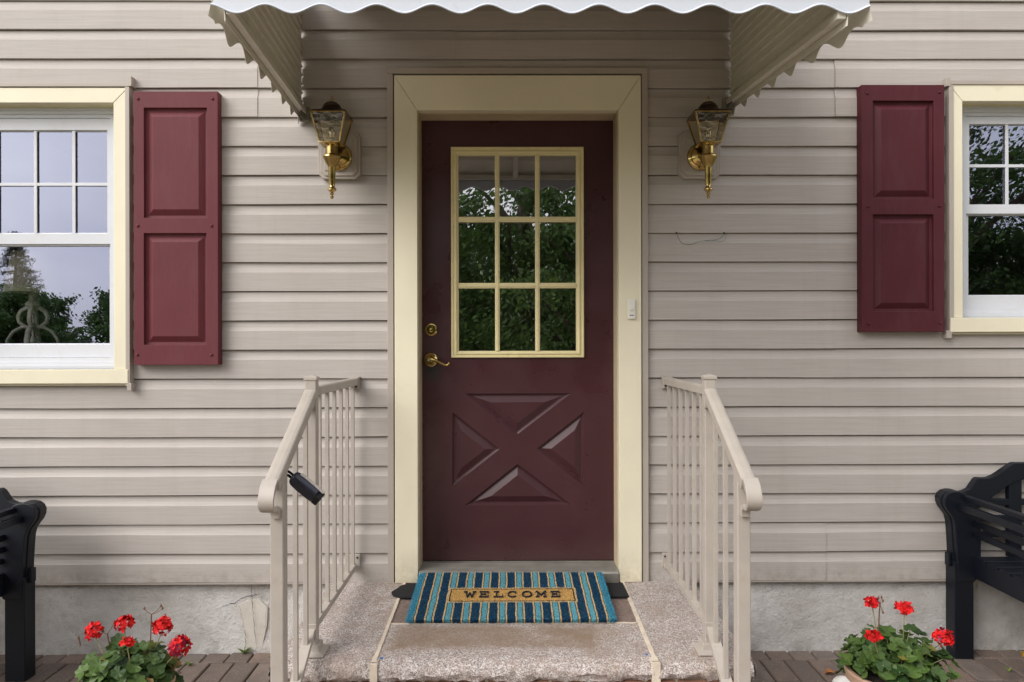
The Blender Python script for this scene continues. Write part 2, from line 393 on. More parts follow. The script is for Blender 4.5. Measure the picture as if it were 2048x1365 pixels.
def leafmat(name, a, b_, rough=.5, yellow=False):
    k = NM(name); oi = k.n.new('ShaderNodeAttribute'); oi.attribute_name = 'tone'
    c = k.ramp(oi.outputs['Fac'], [(0, a), (.93, b_), (.965, (.30,.26,.05)), (1, (.34,.20,.05))] if yellow else [(0, a), (1, b_)]); c = k.mix(c, tuple(x*.6 for x in a), k.math('MULTIPLY', k.noise(60, 4), .4))
    k.col(c); k.set(Roughness=rough); k.b.inputs['Subsurface Weight'].default_value = 0
    # thin leaves let some light through
    tl = k.n.new('ShaderNodeBsdfTranslucent'); k.l(c, tl.inputs[0]); ms = k.n.new('ShaderNodeMixShader'); ms.inputs[0].default_value = .32
    k.l(k.b.outputs[0], ms.inputs[1]); k.l(tl.outputs[0], ms.inputs[2]); k.l(ms.outputs[0], k.o.inputs[0])
    return k.m
M_LEAF = leafmat('geranium_leaf', (.030, .075, .018), (.12, .205, .040), yellow=True)
M_TREELEAF = leafmat('tree_leaf', (.060, .115, .028), (.15, .26, .06))
M_CONIFER = leafmat('conifer_needles', (.025, .045, .018), (.06, .09, .035))
M_BARK = painted('bark', (.09, .065, .05), .9, .3, 10, .8, 25, bd=.02)
M_PETAL = NM('red_petal'); M_PETAL.col(M_PETAL.ramp(M_PETAL.noise(45, 3), [(.35,(.46,.001,.004)),(.65,(.74,.004,.003))])); M_PETAL.set(Roughness=.8); M_PETAL = M_PETAL.m
M_PETAL_D = painted('crimson_petal', (.22, .004, .035), .5, .3, 40, 0)
M_STEM = painted('pale_green_stem', (.20, .19, .075), .6, .25, 30, 0)
M_STEMBR = painted('dry_brown_stem', (.15, .075, .04), .7, .25, 30, 0)
M_POT = painted('tan_clay_pot', (.42, .275, .19), .7, .12, 8, .3, 70, dirt=(.25,.17,.11))
M_SOIL = painted('potting_soil', (.02, .014, .01), .95, .4, 40, .8, 120, bd=.006)

# ------------------------------------------------------------------ ground, lawn, street
g = MB(); g.add([(-220,-220,-.02),(220,-220,-.02),(220,220,-.02),(-220,220,-.02)], [(0,1,2,3)])
gm = painted('lawn_grass', (.075, .11, .035), .9, .35, 3, .8, 60, bd=.02)
tag(g.build('ground', gm), 'green lawn around the house', kind='structure')
g = MB(); g.add([(-220,-17,-.004),(220,-17,-.004),(220,-11,-.004),(-220,-11,-.004)], [(0,1,2,3)])
tag(g.build('road', painted('asphalt', (.055,.053,.06), .85, .15, 4, .6, 120, bd=.004)), 'asphalt street in front of the house', kind='structure')
g = MB(); g.box(-5.5, 7.5, -10.4, -3.52, -.06, -.008)  # pale slab added out of view to bounce warm light under the awning
tag(g.build('driveway', painted('warm_bounce_concrete', (.46, .39, .29), .85, .12, 2, .4, 60, dirt=(.3,.25,.18), bd=.003)), 'pale concrete driveway in front of the paving', kind='structure')
g = MB(); g.box(-3.9, 3.9, -3.51, .2, -.06, -.012)
tag(g.build('path_bed', M_SAND), kind='structure')
# pavers: long side square to the wall, first row half bricks
g = MB(); tones = []
row = 0; y = .03
while y > -3.5:
    ln = .098 if row == 0 else .20
    x = -3.85 + (0 if row % 2 else .051) + .013
    while x < 3.8:
        if not (-.70 < x and x + .1 < .72 and -1.25 < y - ln and y < .1 and False):
            dz = random.uniform(-.002, .002); j = .003; r = .004
            x0, x1, y0, y1 = x + j, x + .1025 - j, y - ln + j, y - j
            tl = [random.uniform(-.0015, .0015) for _ in range(4)]
            vs = [(x0,y0,-.03),(x1,y0,-.03),(x1,y1,-.03),(x0,y1,-.03),
                  (x0,y0,-r+dz),(x1,y0,-r+dz),(x1,y1,-r+dz),(x0,y1,-r+dz),
                  (x0+r,y0+r,dz+tl[0]),(x1-r,y0+r,dz+tl[1]),(x1-r,y1-r,dz+tl[2]),(x0+r,y1-r,dz+tl[3])]
            fs = [(0,1,5,4),(1,2,6,5),(2,3,7,6),(3,0,4,7),(4,5,9,8),(5,6,10,9),(6,7,11,10),(7,4,8,11),(8,9,10,11)]
            g.add(vs, fs); tones += [random.random()]*len(fs)
        x += .1025
    y -= ln + .002; row += 1
pv = g.build('path', M_PAVER); tag(pv, 'reddish brown brick paving along the house', kind='structure')
def tone_attr(o, t):
    a = o.data.attributes.new('tone', 'FLOAT', 'FACE'); a.data.foreach_set('value', t)
tone_attr(pv, tones)

# ------------------------------------------------------------------ the house
HX0, HX1, HTOP = -3.7, 3.7, 4.15
Z0, CH = at(300, 1166.5, 0).z, .1278
house = thing('house', 'house front with taupe clapboard siding, maroon door and cream window trim', 'house', (0, 0, 0))
# measured openings (x0,x1,z0,z1) of the trim on the wall plane
def rect(pxa, pya, pxb, pyb, Y):
    a = at(pxa, pya, Y); b = at(pxb, pyb, Y); return (a.x, b.x, b.z, a.z)
D_OUT = rect(775, 139, 1296, 1168, 0)
WL_OUT = rect(-152, 170, 267, 772, 0)
WR_OUT = rect(1890, 166, 2228, 667, 0)
holes = [(D_OUT[0]+.008, D_OUT[1]-.008, -1, D_OUT[3]-.006), (WL_OUT[0]+.008, WL_OUT[1]-.008, WL_OUT[2]+.008, WL_OUT[3]-.006),
         (WR_OUT[0]+.008, WR_OUT[1]-.008, WR_OUT[2]+.008, WR_OUT[3]-.006)]
JOINTS = {8: [at(515,180,0).x, at(1670,180,0).x], 9: [at(911,80,0).x], 4: [at(1666,640,0).x], 0: [at(1652,1100,0).x], 6: [at(-200,500,0).x]}
g = MB()
PROF = [(0.0, .0240), (0.0, .0015), (.0012, 0.0), (.0825, .0010), (.0838, .0020), (.0900, .0048), (.1000, .0082), (.1120, .0106), (CH-.0030, .0118), (CH-.0028, .0240), (CH, .0240)]
rs = random.Random(3)
nrow = int((HTOP - Z0) / CH)
for kk in range(nrow):
    zb = Z0 + kk*CH; pair = kk // 2
    xs = sorted(set([HX0, HX1] + [h[i] for h in holes for i in (0, 1)] + JOINTS.get(pair, [])))
    for xa, xb in zip(xs, xs[1:]):
        mid = (xa+xb)/2
        jn = [j for j in JOINTS.get(pair, []) if xa >= j - 1e-6]
        off = -.0034 if (len(jn) % 2 == 0) and JOINTS.get(pair) else 0.0
        cuts = [(h[2], h[3]) for h in holes if h[0] - 1e-6 <= mid <= h[1] + 1e-6]
        segs = [(zb, zb + CH)]
        for c0, c1 in cuts:
            ns = []
            for s0, s1 in segs:
                if c0 > s0: ns.append((s0, min(s1, c0)))
                if c1 < s1: ns.append((max(s0, c1), s1))
            segs = [q for q in ns if q[1] - q[0] > .001]
        for s0, s1 in segs:
            pts = []
            for (pz, py), (qz, qy) in zip(PROF, PROF[1:]):
                a, b = zb+pz, zb+qz
                if b < s0 or a > s1: continue
                def ip(t): return py if b == a else py + (qy-py)*(t-a)/(b-a)
                lo, hi = max(a, s0), min(b, s1)
                if not pts: pts.append((lo, ip(lo)))
                pts.append((hi, ip(hi) if b != a else qy))
            nseg = max(1, int((xb-xa)/.25)); vs = []; fs = []
            for i in range(nseg+1):
                x = xa + (xb-xa)*i/nseg
                wv = .0009*math.sin(x*3.1+kk*1.7) + .0006*math.sin(x*7.3+kk)
                for (z, yy) in pts: vs.append((x, yy + off, z + wv))
            n = len(pts)
            for i in range(nseg):
                for q in range(n-1): fs.append((i*n+q, (i+1)*n+q, (i+1)*n+q+1, i*n+q+1))
            g.add(vs, fs)
            if off and xb in JOINTS.get(pair, []):     # cut end of the lapping panel
                o = nseg*n
                e = [vs[o+q] for q in range(n)]; g.add(e + [(p[0], p[1]+.003, p[2]) for p in e], [(q, n+q, n+q+1, q+1) for q in range(n-1)])
g.build('siding', M_SIDING, house)
# sheathing behind the siding with the openings left free, other walls, ceiling and floor
g = MB()
xs = sorted([HX0] + [h[i] for h in holes for i in (0, 1)] + [HX1])
for xa, xb in zip(xs, xs[1:]):
    mid = (xa+xb)/2; hs_ = [h for h in holes if h[0] < mid < h[1]]
    if not hs_: g.box(xa, xb, .026, .15, .33, HTOP)
    else:
        h = hs_[0]
        if h[2] > .33: g.box(xa, xb, .026, .15, .33, h[2])
        g.box(xa, xb, .026, .15, h[3], HTOP)
g.box(HX0, HX0+.15, .152, 5, .33, HTOP); g.box(HX1-.15, HX1, .152, 5, .33, HTOP); g.box(HX0, HX1, 5.002, 5.15, .33, HTOP)
M_ROOM = painted('room_wall_paint', (.22, .20, .17), .8, .1, 3, .1)
g.build('wall', M_ROOM, house)
g = MB(); g.box(HX0+.152, HX1-.152, .152, 4.998, .34, .40); g.box(HX0+.152, HX1-.152, .152, 4.998, 2.9, 3.0)
g.box(-1.2, -1.1, .152, 4.9, .402, 2.898); g.box(1.3, 1.4, .152, 4.9, .402, 2.898)
g.build('room_interior', M_ROOM, house)
g = MB(); g.prism_x([(-.45, HTOP-.02), (5.6, HTOP-.02), (2.6, HTOP+1.7)], HX0-.25, HX1+.25)
g.build('roof', painted('grey_shingle', (.12,.11,.10), .9, .2, 20, .5, 60), house)
# foundation with a slightly uneven face
g = MB(); nx, nz = 150, 14; vs = []; fs = []
from mathutils import noise as mnoise
for j in range(nz+1):
    for i in range(nx+1):
        x = HX0 + (HX1-HX0)*i/nx; z = -.05 + .385*j/nz
        vs.append((x, .028 + .008*mnoise.noise(Vector((x*2.2, z*3, 1))) + .0025*mnoise.noise(Vector((x*14, z*14, 5))) - .012*max(0, (.06-z)/.06)**2*.6, z))
for j in range(nz):
    for i in range(nx):
        a = j*(nx+1)+i; fs.append((a, a+1, a+nx+2, a+nx+1))
g.add(vs, fs)
fo = g.build('foundation', M_CONC, house, smooth=True)
g = MB(); g.box(HX0, HX1, .06, 5, -.05, .325); g.build('foundation_core', M_CONC, house)
# starter strip under the first course
g = MB(); g.box(HX0, D_OUT[0], -.002, .03, Z0-.007, Z0-.0005); g.box(D_OUT[1], HX1, -.002, .03, Z0-.007, Z0-.0005)
g.build('starter_strip', M_TRIM, house)
# cracks and patch on the left of the steps
def crack(pts, wd):
    g = MB(); rr = random.Random(len(pts)*7+int(wd*1e5))
    fine = []
    for (a, b) in zip(pts, pts[1:]):
        n = 7
        for i in range(n):
            t = i/n; fine.append((a[0]+(b[0]-a[0])*t+rr.uniform(-1.6,1.6), a[1]+(b[1]-a[1])*t+rr.uniform(-1.2,1.2)))
    fine.append(pts[-1]); P = [at(x, y, .0195) for x, y in fine]; vs = []
    for i, p in enumerate(P):
        t = (P[min(i+1, len(P)-1)] - P[max(0, i-1)]).normalized(); nrm = Vector((-t.z, 0, t.x))
        wk = wd*rr.uniform(.35, 1)*(1 if i < len(P)-3 else .4); vs += [p - nrm*wk, p + nrm*wk]
    g.add(vs, [(2*i, 2*i+2, 2*i+3, 2*i+1) for i in range(len(P)-1)]); return g
ck = MB()
for pts, wd in (([(445,1213),(470,1207),(485,1196),(503,1192),(520,1188)], .0019), ([(503,1170),(503,1192),(506,1225),(510,1262),(513,1305)], .0013),
                ([(490,1260),(492,1285),(486,1308)], .0014), ([(478,1212),(483,1235),(491,1262)], .0007), ([(532,1215),(533,1240),(530,1262)], .0008), ([(592,1175),(597,1215),(590,1290)], .001)):
    c = crack(pts, wd); ck.add(c.v, c.f)
ck.build('crack', M_DARK, fo)
g = MB(); pp = [(474,1212),(482,1208),(500,1200),(520,1200),(535,1215),(534,1250),(526,1285),(522,1306),(487,1307),(491,1280),(490,1258),(482,1238)]
q = [at(x, y, .027) for x, y in pp]; g.prism_y([(p.x, p.z) for p in q], .0262, .04); g.build('mortar_patch', M_PATCH, fo)

# ---- trim channels of siding colour (J channels)
def jrect(r, wd, y0=-.021, ears=()):
    jc = MB()
    x0, x1, z0, z1 = r
    jc.box(x0, x0+wd, y0, .014, z0, z1-wd-.0005); jc.box(x1-wd, x1, y0, .014, z0, z1-wd-.0005)
    jc.box(x0, x1, y0-.001, .014, z1-wd, z1)
    for (xa, ya, xb, yb) in ears:
        q = rect(xa, ya, xb, yb, -.011); jc.box(q[0], q[1], y0-.002, .012, q[2], q[3])
    jc.build('trim_channel', M_TRIM, house, bevel=.0015)
jrect(D_OUT, .0265, y0=-.019)
jrect(WL_OUT, .0185, y0=-.031, ears=((259,156,268,176), (259,766,268,781))); jrect(WR_OUT, .0185, y0=-.031, ears=((1886,159,1896,176), (1887,662,1898,677)))

# ---- door frame
CF = -.026
def mitred(outer, inner, y0, y1, m_, name, parent, bottom=False, bv=.002):
    """four-sided (or three-sided) casing with mitred corners, returned as separate boards in one part"""
    (ox0, ox1, oz0, oz1), (ix0, ix1, iz0, iz1) = outer, inner; g = MB(); e = .0006
    g.prism_y([(ox0, oz0), (ix0, oz0 if not bottom else iz0), (ix0, iz1), (ox0, oz1)] if bottom else [(ox0, oz0), (ix0, oz0), (ix0, iz1-e), (ox0, oz1-e)], y0, y1)
    g.prism_y([(ox1, oz0), (ox1, oz1), (ix1, iz1), (ix1, oz0 if not bottom else iz0)] if bottom else [(ix1, oz0), (ox1, oz0), (ox1, oz1-e), (ix1, iz1-e)], y0, y1)
    g.prism_y([(ox0+e, oz1), (ix0+e, iz1), (ix1-e, iz1), (ox1-e, oz1)], y0-.0012, y1)
    if bottom: g.prism_y([(ox0, oz0-e), (ox1, oz0-e), (ix1, iz0-e), (ix0, iz0-e)], y0, y1)
    return g.build(name, m_, parent, bevel=bv)
co_ = rect(788, 151, 1284, 1165, CF); ci_ = rect(834, 221, 1239, 1165, CF)
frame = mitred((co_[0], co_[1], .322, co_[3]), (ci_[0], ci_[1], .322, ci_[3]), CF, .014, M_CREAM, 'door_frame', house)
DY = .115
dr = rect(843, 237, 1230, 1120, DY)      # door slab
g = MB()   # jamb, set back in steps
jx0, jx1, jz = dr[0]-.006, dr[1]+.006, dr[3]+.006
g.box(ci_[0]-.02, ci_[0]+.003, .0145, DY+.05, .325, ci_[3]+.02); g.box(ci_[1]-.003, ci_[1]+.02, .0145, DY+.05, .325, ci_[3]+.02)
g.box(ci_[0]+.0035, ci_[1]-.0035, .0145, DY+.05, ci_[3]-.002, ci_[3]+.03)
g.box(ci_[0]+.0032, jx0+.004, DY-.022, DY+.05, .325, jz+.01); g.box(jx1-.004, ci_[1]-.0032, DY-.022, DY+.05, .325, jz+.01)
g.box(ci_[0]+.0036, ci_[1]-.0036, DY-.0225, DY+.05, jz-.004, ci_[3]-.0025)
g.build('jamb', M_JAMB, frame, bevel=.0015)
# fluted threshold
tz = dr[2]-.004; pr = [(DY+.06, tz-.055), (-.034, .322), (-.034, tz-.012), (-.030, tz-.006)]
yy = -.026
for i in range(7):
    pr += [(yy, tz-.008), (yy+.002, tz-.0005), (yy+.010, tz-.0005), (yy+.0115, tz-.008)]; yy += .0185
pr += [(DY-.002, tz), (DY+.06, tz)]
g = MB(); g.prism_x(pr, ci_[0]+.004, ci_[1]-.004); g.build('threshold', M_GREYMETAL, frame)

# ---- door slab with glazing opening and four sunk triangles
door = MB()
def tri(px): return [at(x, y, DY) for x, y in px]
T = [tri([(931,788),(1142,787),(1035,869)]), tri([(905,825),(999,899),(904.5,973)]), tri([(1167.5,824.5),(1074,898),(1167.5,972)]), tri([(1035,928.6),(931,1011),(1142,1010)])]
go = rect(907, 299, 1164, 710, DY)
def panelled(outer, loops, Yf, back, name, mat, parent, rings, bv=0, sm=False):
    """board with sunk panels; loops are convex polygons (Vectors in the plane y=Yf); rings = [(inset, depth)...]; None = through hole"""
    bm = bmesh.new()
    def loop(pts): 
        vs = [bm.verts.new(p) for p in pts]; es = [bm.edges.new((vs[i], vs[(i+1) % len(vs)])) for i in range(len(vs))]; return vs, es
    x0, x1, z0, z1 = outer
    ov, oe = loop([Vector((x0,Yf,z0)), Vector((x1,Yf,z0)), Vector((x1,Yf,z1)), Vector((x0,Yf,z1))]); E = list(oe); LV = []
    for lp, rg in loops:
        v, e = loop(lp); E += e; LV.append((v, rg))
    bmesh.ops.triangle_fill(bm, edges=E, use_beauty=True, normal=(0,-1,0))
    for v, rg in LV:
        n = len(v); P = [q.co.copy() for q in v]
        if rg is None:
            b = [bm.verts.new(p + Vector((0, back-Yf, 0))) for p in P]
            for i in range(n): bm.faces.new((v[i], v[(i+1)%n], b[(i+1)%n], b[i]))
            continue
        prev = v; cen = sum(P, Vector())/n
        def inset(d):
            out = []
            for i in range(n):
                a, b_, c = P[i-1], P[i], P[(i+1)%n]
                e1 = (b_-a).normalized(); e2 = (c-b_).normalized()
                n1 = Vector((-e1.z, 0, e1.x)); n2 = Vector((-e2.z, 0, e2.x))
                if n1.dot(cen-b_) < 0: n1 = -n1
                if n2.dot(cen-b_) < 0: n2 = -n2
                k = (n1+n2); k = k/(k.dot(n1)); out.append(b_ + k*d)
            return out
        for d, dep in rg:
            cur = [bm.verts.new(p + Vector((0, dep, 0))) for p in inset(d)]
            for i in range(n): bm.faces.new((prev[i], prev[(i+1)%n], cur[(i+1)%n], cur[i]))
            prev = cur
        bm.faces.new(prev)
    bv_ = [bm.verts.new(q.co + Vector((0, back-Yf, 0))) for q in ov]
    for i in range(4): bm.faces.new((ov[i], ov[(i+1)%4], bv_[(i+1)%4], bv_[i]))
    bmesh.ops.recalc_face_normals(bm, faces=bm.faces)
    # face the camera
    f = min((f for f in bm.faces), key=lambda f: (f.calc_center_median().y, -f.calc_area()))
    big = max((f for f in bm.faces if abs(f.normal.y) > .99 and abs(f.calc_center_median().y - Yf) < 1e-5), key=lambda f: f.calc_area())
    if big.normal.y > 0: bmesh.ops.reverse_faces(bm, faces=bm.faces)
    me = bpy.data.meshes.new(name); bm.to_mesh(me); bm.free(); me.materials.append(mat)
    o = bpy.data.objects.new(name, me); COL.objects.link(o)
    if parent is not None: o.parent = parent; me.transform(parent_world(parent).inverted())
    if bv:
        md = o.modifiers.new('bevel', 'BEVEL'); md.width = bv; md.segments = 2; md.limit_method = 'ANGLE'; md.angle_limit = R(30)
    return o
def rl(r, Y): return [Vector((r[0],Y,r[2])), Vector((r[1],Y,r[2])), Vector((r[1],Y,r[3])), Vector((r[0],Y,r[3]))]
RG = [(.0015, .0055), (.0045, .0065), (.0062, .0120), (.0105, .0125), (.0125, .0130), (.0400, .0015)]
dobj = panelled(dr, [(rl(go, DY), None)] + [(t, RG) for t in T], DY, DY+.042, 'door', M_DOOR, house, None, bv=.0008)
# glazing frame: stepped moulding
gf = rect(901.5, 294, 1168.5, 715.5, DY-.012); gi = rect(916.5, 310.5, 1153, 702, DY-.012)
g = MB()
def ring_frame(g, outer, inner, steps):
    """mitred frame lofted through (t,y) steps from outer (t=0) to inner (t=1)"""
    n = 4; vs = []; fs = []
    for t, y in steps:
        a = [outer[i] + (inner[i]-outer[i])*t for i in range(4)]
        vs += [(a[0], y, a[2]), (a[1], y, a[2]), (a[1], y, a[3]), (a[0], y, a[3])]
    for i in range(len(steps)-1):
        for k in range(4):
            p = i*4+k; q = i*4+(k+1)%4; fs.append((p, q, q+4, p+4))
    g.add(vs, fs)
ring_frame(g, gf, gi, [(0, DY+.001), (0, DY-.010), (.06, DY-.013), (.22, DY-.013), (.30, DY-.0085), (.40, DY-.008), (.5, DY-.0125), (.62, DY-.014), (.74, DY-.0125), (.8, DY-.0055), (.97, DY-.004), (1, DY+.001), (1, DY+.014)])
g.build('glazing_frame', M_CREAM2, dobj, fix=True)
g = MB()
vx = [rect(989.5, 300, 999.7, 700, DY-.006), rect(1069.8, 300, 1080, 700, DY-.006)]
hz_ = [rect(900, 434, 1100, 444.6, DY-.006), rect(900, 566.5, 1100, 576.8, DY-.006)]
def munt_prof(c, h, y0): return [(c-h, y0+.012), (c-h, y0+.005), (c-h*.55, y0+.0035), (c-h*.42, y0), (c+h*.42, y0), (c+h*.55, y0+.0035), (c+h, y0+.005), (c+h, y0+.012)]
for r in vx:
    c = (r[0]+r[1])/2; h = (r[1]-r[0])/2
    P = munt_prof(c, h, DY-.0095); g.sweep_sec([[(x, y, gi[2]) for x, y in P], [(x, y, gi[3]) for x, y in P]])
for r in hz_:
    c = (r[2]+r[3])/2; h = (r[3]-r[2])/2
    P = munt_prof(c, h, DY-.0089); g.sweep_sec([[(gi[0], y, x) for x, y in P], [(gi[1], y, x) for x, y in P]])
g.build('muntins', M_CREAM2, dobj, fix=True)
g = MB(); ny_, nx_ = 14, 10; vs = []; fs = []
g.add([(go[0]-.002,DY+.012,go[2]-.002),(go[1]+.002,DY+.012,go[2]-.002),(go[1]+.002,DY+.012,go[3]+.002),(go[0]-.002,DY+.012,go[3]+.002)],[(0,1,2,3)])
g.build('glass_pane', M_GLASS_D, dobj)
# lock and lever
def MY(): return Matrix.Rotation(R(90), 3, 'X')     # local z -> -y
c = at(863, 660, DY); g = MB()
g.lathe([(.0295,0),(.0295,.004),(.0275,.008),(.0225,.0095),(.0215,.014),(.0195,.016)], 32, c, MY(), True)
dk = g.build('deadbolt', M_BRASS, dobj, smooth=True, auto=30)
g = MB(); g.lathe([(.0088,.0163),(.0085,.0185),(.0072,.0192)], 20, c, MY()); g.build('lock_cylinder', M_BRASS, dk, smooth=True, auto=30) if False else None
o = MB().lathe([(.009,.0163),(.0085,.0195),(.007,.020)], 20, (c.x-.001, c.y, c.z-.003), MY()).build('key_cylinder', M_BRASS, dobj, smooth=True, auto=30)
o = MB().box(c.x-.0018, c.x, c.y-.0212, c.y-.0198, c.z-.008, c.z+.001).build('keyhole', M_DARK, dobj)
c = at(862, 720, DY); g = MB()
g.lathe([(.0335,0),(.0335,.004),(.031,.009),(.026,.011),(.024,.013),(.0165,.018),(.013,.026),(.013,.040)], 32, c, MY())
g.lathe([(.015,.038),(.0155,.044),(.0150,.052),(.011,.055)], 24, c, MY())
P = [(0,-.046,.002),(.012,-.050,.003),(.028,-.052,-.003),(.048,-.053,-.013),(.066,-.054,-.022),(.078,-.055,-.0235),(.085,-.056,-.018),(.088,-.057,-.010)]
g.tube([c+Vector(p) for p in P], [.0095,.0092,.0078,.0062,.0055,.0055,.0062,.0060], 12)
g.build('door_handle', M_BRASS, dobj, smooth=True, auto=35)
MB().lathe([(.007,.0552),(.006,.058)], 18, (c.x-.004, c.y, c.z), MY()).build('key_cylinder', painted('nickel', (.6,.58,.52), .25, .1, 20, 0, metallic=1), dobj, smooth=True, auto=30)
# dark scuff beside the lever
# ------------------------------------------------------------------ windows
def window(name, outer, inner, sash_o, up_glass, lo_glass, meet, cols, sill, parts_label=None):
    """all rects in metres"""
    wd = mitred(outer, inner, CF, .014, M_CREAM, name, house, bottom=False)
    g = MB(); g.box(outer[0], outer[1], CF-.008, .014, sill[0], sill[1]); g.box(outer[0]+.004, outer[1]-.004, CF+.008, .014, sill[0]-.010, sill[0]-.0005)
    g.build('sill', M_CREAM, wd, bevel=.002)
    g = MB()      # opening lining in cream, then the white vinyl frame in steps
    g.box(inner[0]-.02, inner[0]+.001, .0142, .09, sill[1], inner[3]+.02); g.box(inner[1]-.001, inner[1]+.02, .0142, .09, sill[1], inner[3]+.02)
    g.box(inner[0]+.0012, inner[1]-.0012, .0142, .09, inner[3]-.001, inner[3]+.02)
    g.build('reveal', M_CREAM2, wd)
    fx0, fx1, fz0, fz1 = sash_o; YF = .045
    g = MB()
    ring_frame(g, (inner[0]+.0013, inner[1]-.0013, sill[1]+.0005, inner[3]-.0013), (fx0, fx1, fz0, fz1),
               [(0, YF+.02), (0, YF-.012), (.28, YF-.012), (.30, YF-.004), (.62, YF-.004), (.65, YF+.006), (1, YF+.006), (1, YF+.05)])
    g.build('frame', M_WHITE, wd, fix=True)
    # upper sash (outer plane) and lower sash (inner plane)
    ux0, ux1, uz0, uz1 = up_glass; g = MB(); YU = YF+.012
    ring_frame(g, (fx0+.001, fx1-.001, meet[0]+.001, fz1-.001), (ux0, ux1, uz0, uz1), [(0, YU+.02), (0, YU), (.9, YU), (.93, YU+.004), (1, YU+.010), (1, YU+.022)])
    us = g.build('sash', M_WHITE, wd, fix=True)
    g = MB(); g.add([(ux0-.003,YU+.014,uz0-.003),(ux1+.003,YU+.014,uz0-.003),(ux1+.003,YU+.014,uz1+.003),(ux0-.003,YU+.014,uz1+.003)],[(0,1,2,3)]); g.build('pane', M_GLASS_W, wd)
    g = MB()
    for cx in cols[0]: g.box(cx-.0068, cx+.0068, YU+.004, YU+.0105, uz0-.002, uz1+.002)
    for cz in cols[1]: g.box(ux0-.002, ux1+.002, YU+.0046, YU+.0105, cz-.0068, cz+.0068)
    g.build('muntins', M_WHITE, wd, bevel=.001)
    lx0, lx1, lz0, lz1 = lo_glass; g = MB(); YL = YF+.024
    ring_frame(g, (fx0+.001, fx1-.001, fz0+.001, meet[0]+.004), (lx0, lx1, lz0, lz1), [(0, YL+.02), (0, YL), (.9, YL), (.93, YL+.004), (1, YL+.010), (1, YL+.022)])
    ls = g.build('sash', M_WHITE, wd, fix=True)
    g = MB(); g.add([(lx0-.003,YL+.014,lz0-.003),(lx1+.003,YL+.014,lz0-.003),(lx1+.003,YL+.014,lz1+.003),(lx0-.003,YL+.014,lz1+.003)],[(0,1,2,3)]); g.build('pane', M_GLASS_W, wd)
    g = MB(); g.box(ux0+.02, ux0+.07, YU-.002, YU+.003, uz0-.006, uz0+.003) if False else None
    return wd
YU = .057; YL = .069
Lo = rect(-142, 176, 257.5, 770, CF); Li = rect(-112, 206, 228, 740, CF)
Ls = rect(-101, 262, 219, 722, .05); Lu = rect(-91, 264, 216, 466, YU+.008); Ll = rect(-95, 494, 221, 687, YL+.008)
wl = window('window', (Lo[0], Lo[1], at(0,740,CF).z+.0008, Lo[3]), (Li[0], Li[1], at(0,740,CF).z, Li[3]), (Ls[0]-.002, Ls[1]+.004, at(0,716,.05).z, at(0,236,.05).z), Lu, Ll,
            (at(0,489,.057).z,), ([at(-7,300,.06).x, at(70,300,.06).x, at(147,300,.06).x], [at(70,369,.06).z]), (at(0,768,CF).z, at(0,740,CF).z))
Ro = rect(1898.5, 170, 2216, 666, CF); Ri = rect(1925, 203, 2188, 636, CF)
Ru = rect(1937, 251, 2175, 409, YU+.008); Rl = rect(1935, 432, 2177, 590, YL+.008)
wr = window('window', (Ro[0], Ro[1], at(2000,636,CF).z+.0008, Ro[3]), (Ri[0], Ri[1], at(2000,636,CF).z, Ri[3]), (at(1932,300,.05).x, at(2180,300,.05).x, at(2000,618,.05).z, at(2000,232,.05).z), Ru, Rl,
            (at(2000,428,.057).z,), ([at(2014.5,300,.06).x, at(2096,300,.06).x], [at(2000,332,.06).z]), (at(2000,664.5,CF).z, at(2000,636,CF).z))
# ------------------------------------------------------------------ shutters
def shutter(px, recs, screws, Yf, label, mat):
    r = rect(*px, Yf)
    t = thing('shutter', label, 'shutter', ((r[0]+r[1])/2, 0, r[2]), 'shutters beside the windows')
    rings = [(.0010, .0150), (.0110, .0170), (.0130, .0170), (.0370, .0030)]
    o = panelled(r, [(rl(rect(*q, Yf), Yf), rings) for q in recs], Yf, .0, 'panel_board', mat, t, None, bv=.0015)
    g = MB()
    for x, y in screws:
        c = at(x, y, Yf); g = MB().lathe([(.0066,0),(.0062,.0022),(.0045,.0040),(.0018,.005)], 14, c, MY()); g.build('screw', mat, t, smooth=True)
    return t
shutter((267,183,436.5,730), [(287.5,216,414,436), (287.5,467,413,690)], [(276,198),(425,198),(275.5,452),(423,452),(274.5,710),(423,710)], -.045,
        'faded maroon panelled shutter, the taller one right of the lamp window', M_SHUT_L)
shutter((1723,170,1890,664), [(1746,202,1868,398), (1746,429.5,1868,623)], [(1734.5,187),(1879,185),(1736,413),(1880,412.5),(1737,648),(1881,647)], -.045,
        'dark maroon panelled shutter beside the tree-reflecting window near the lantern', M_SHUT_R)
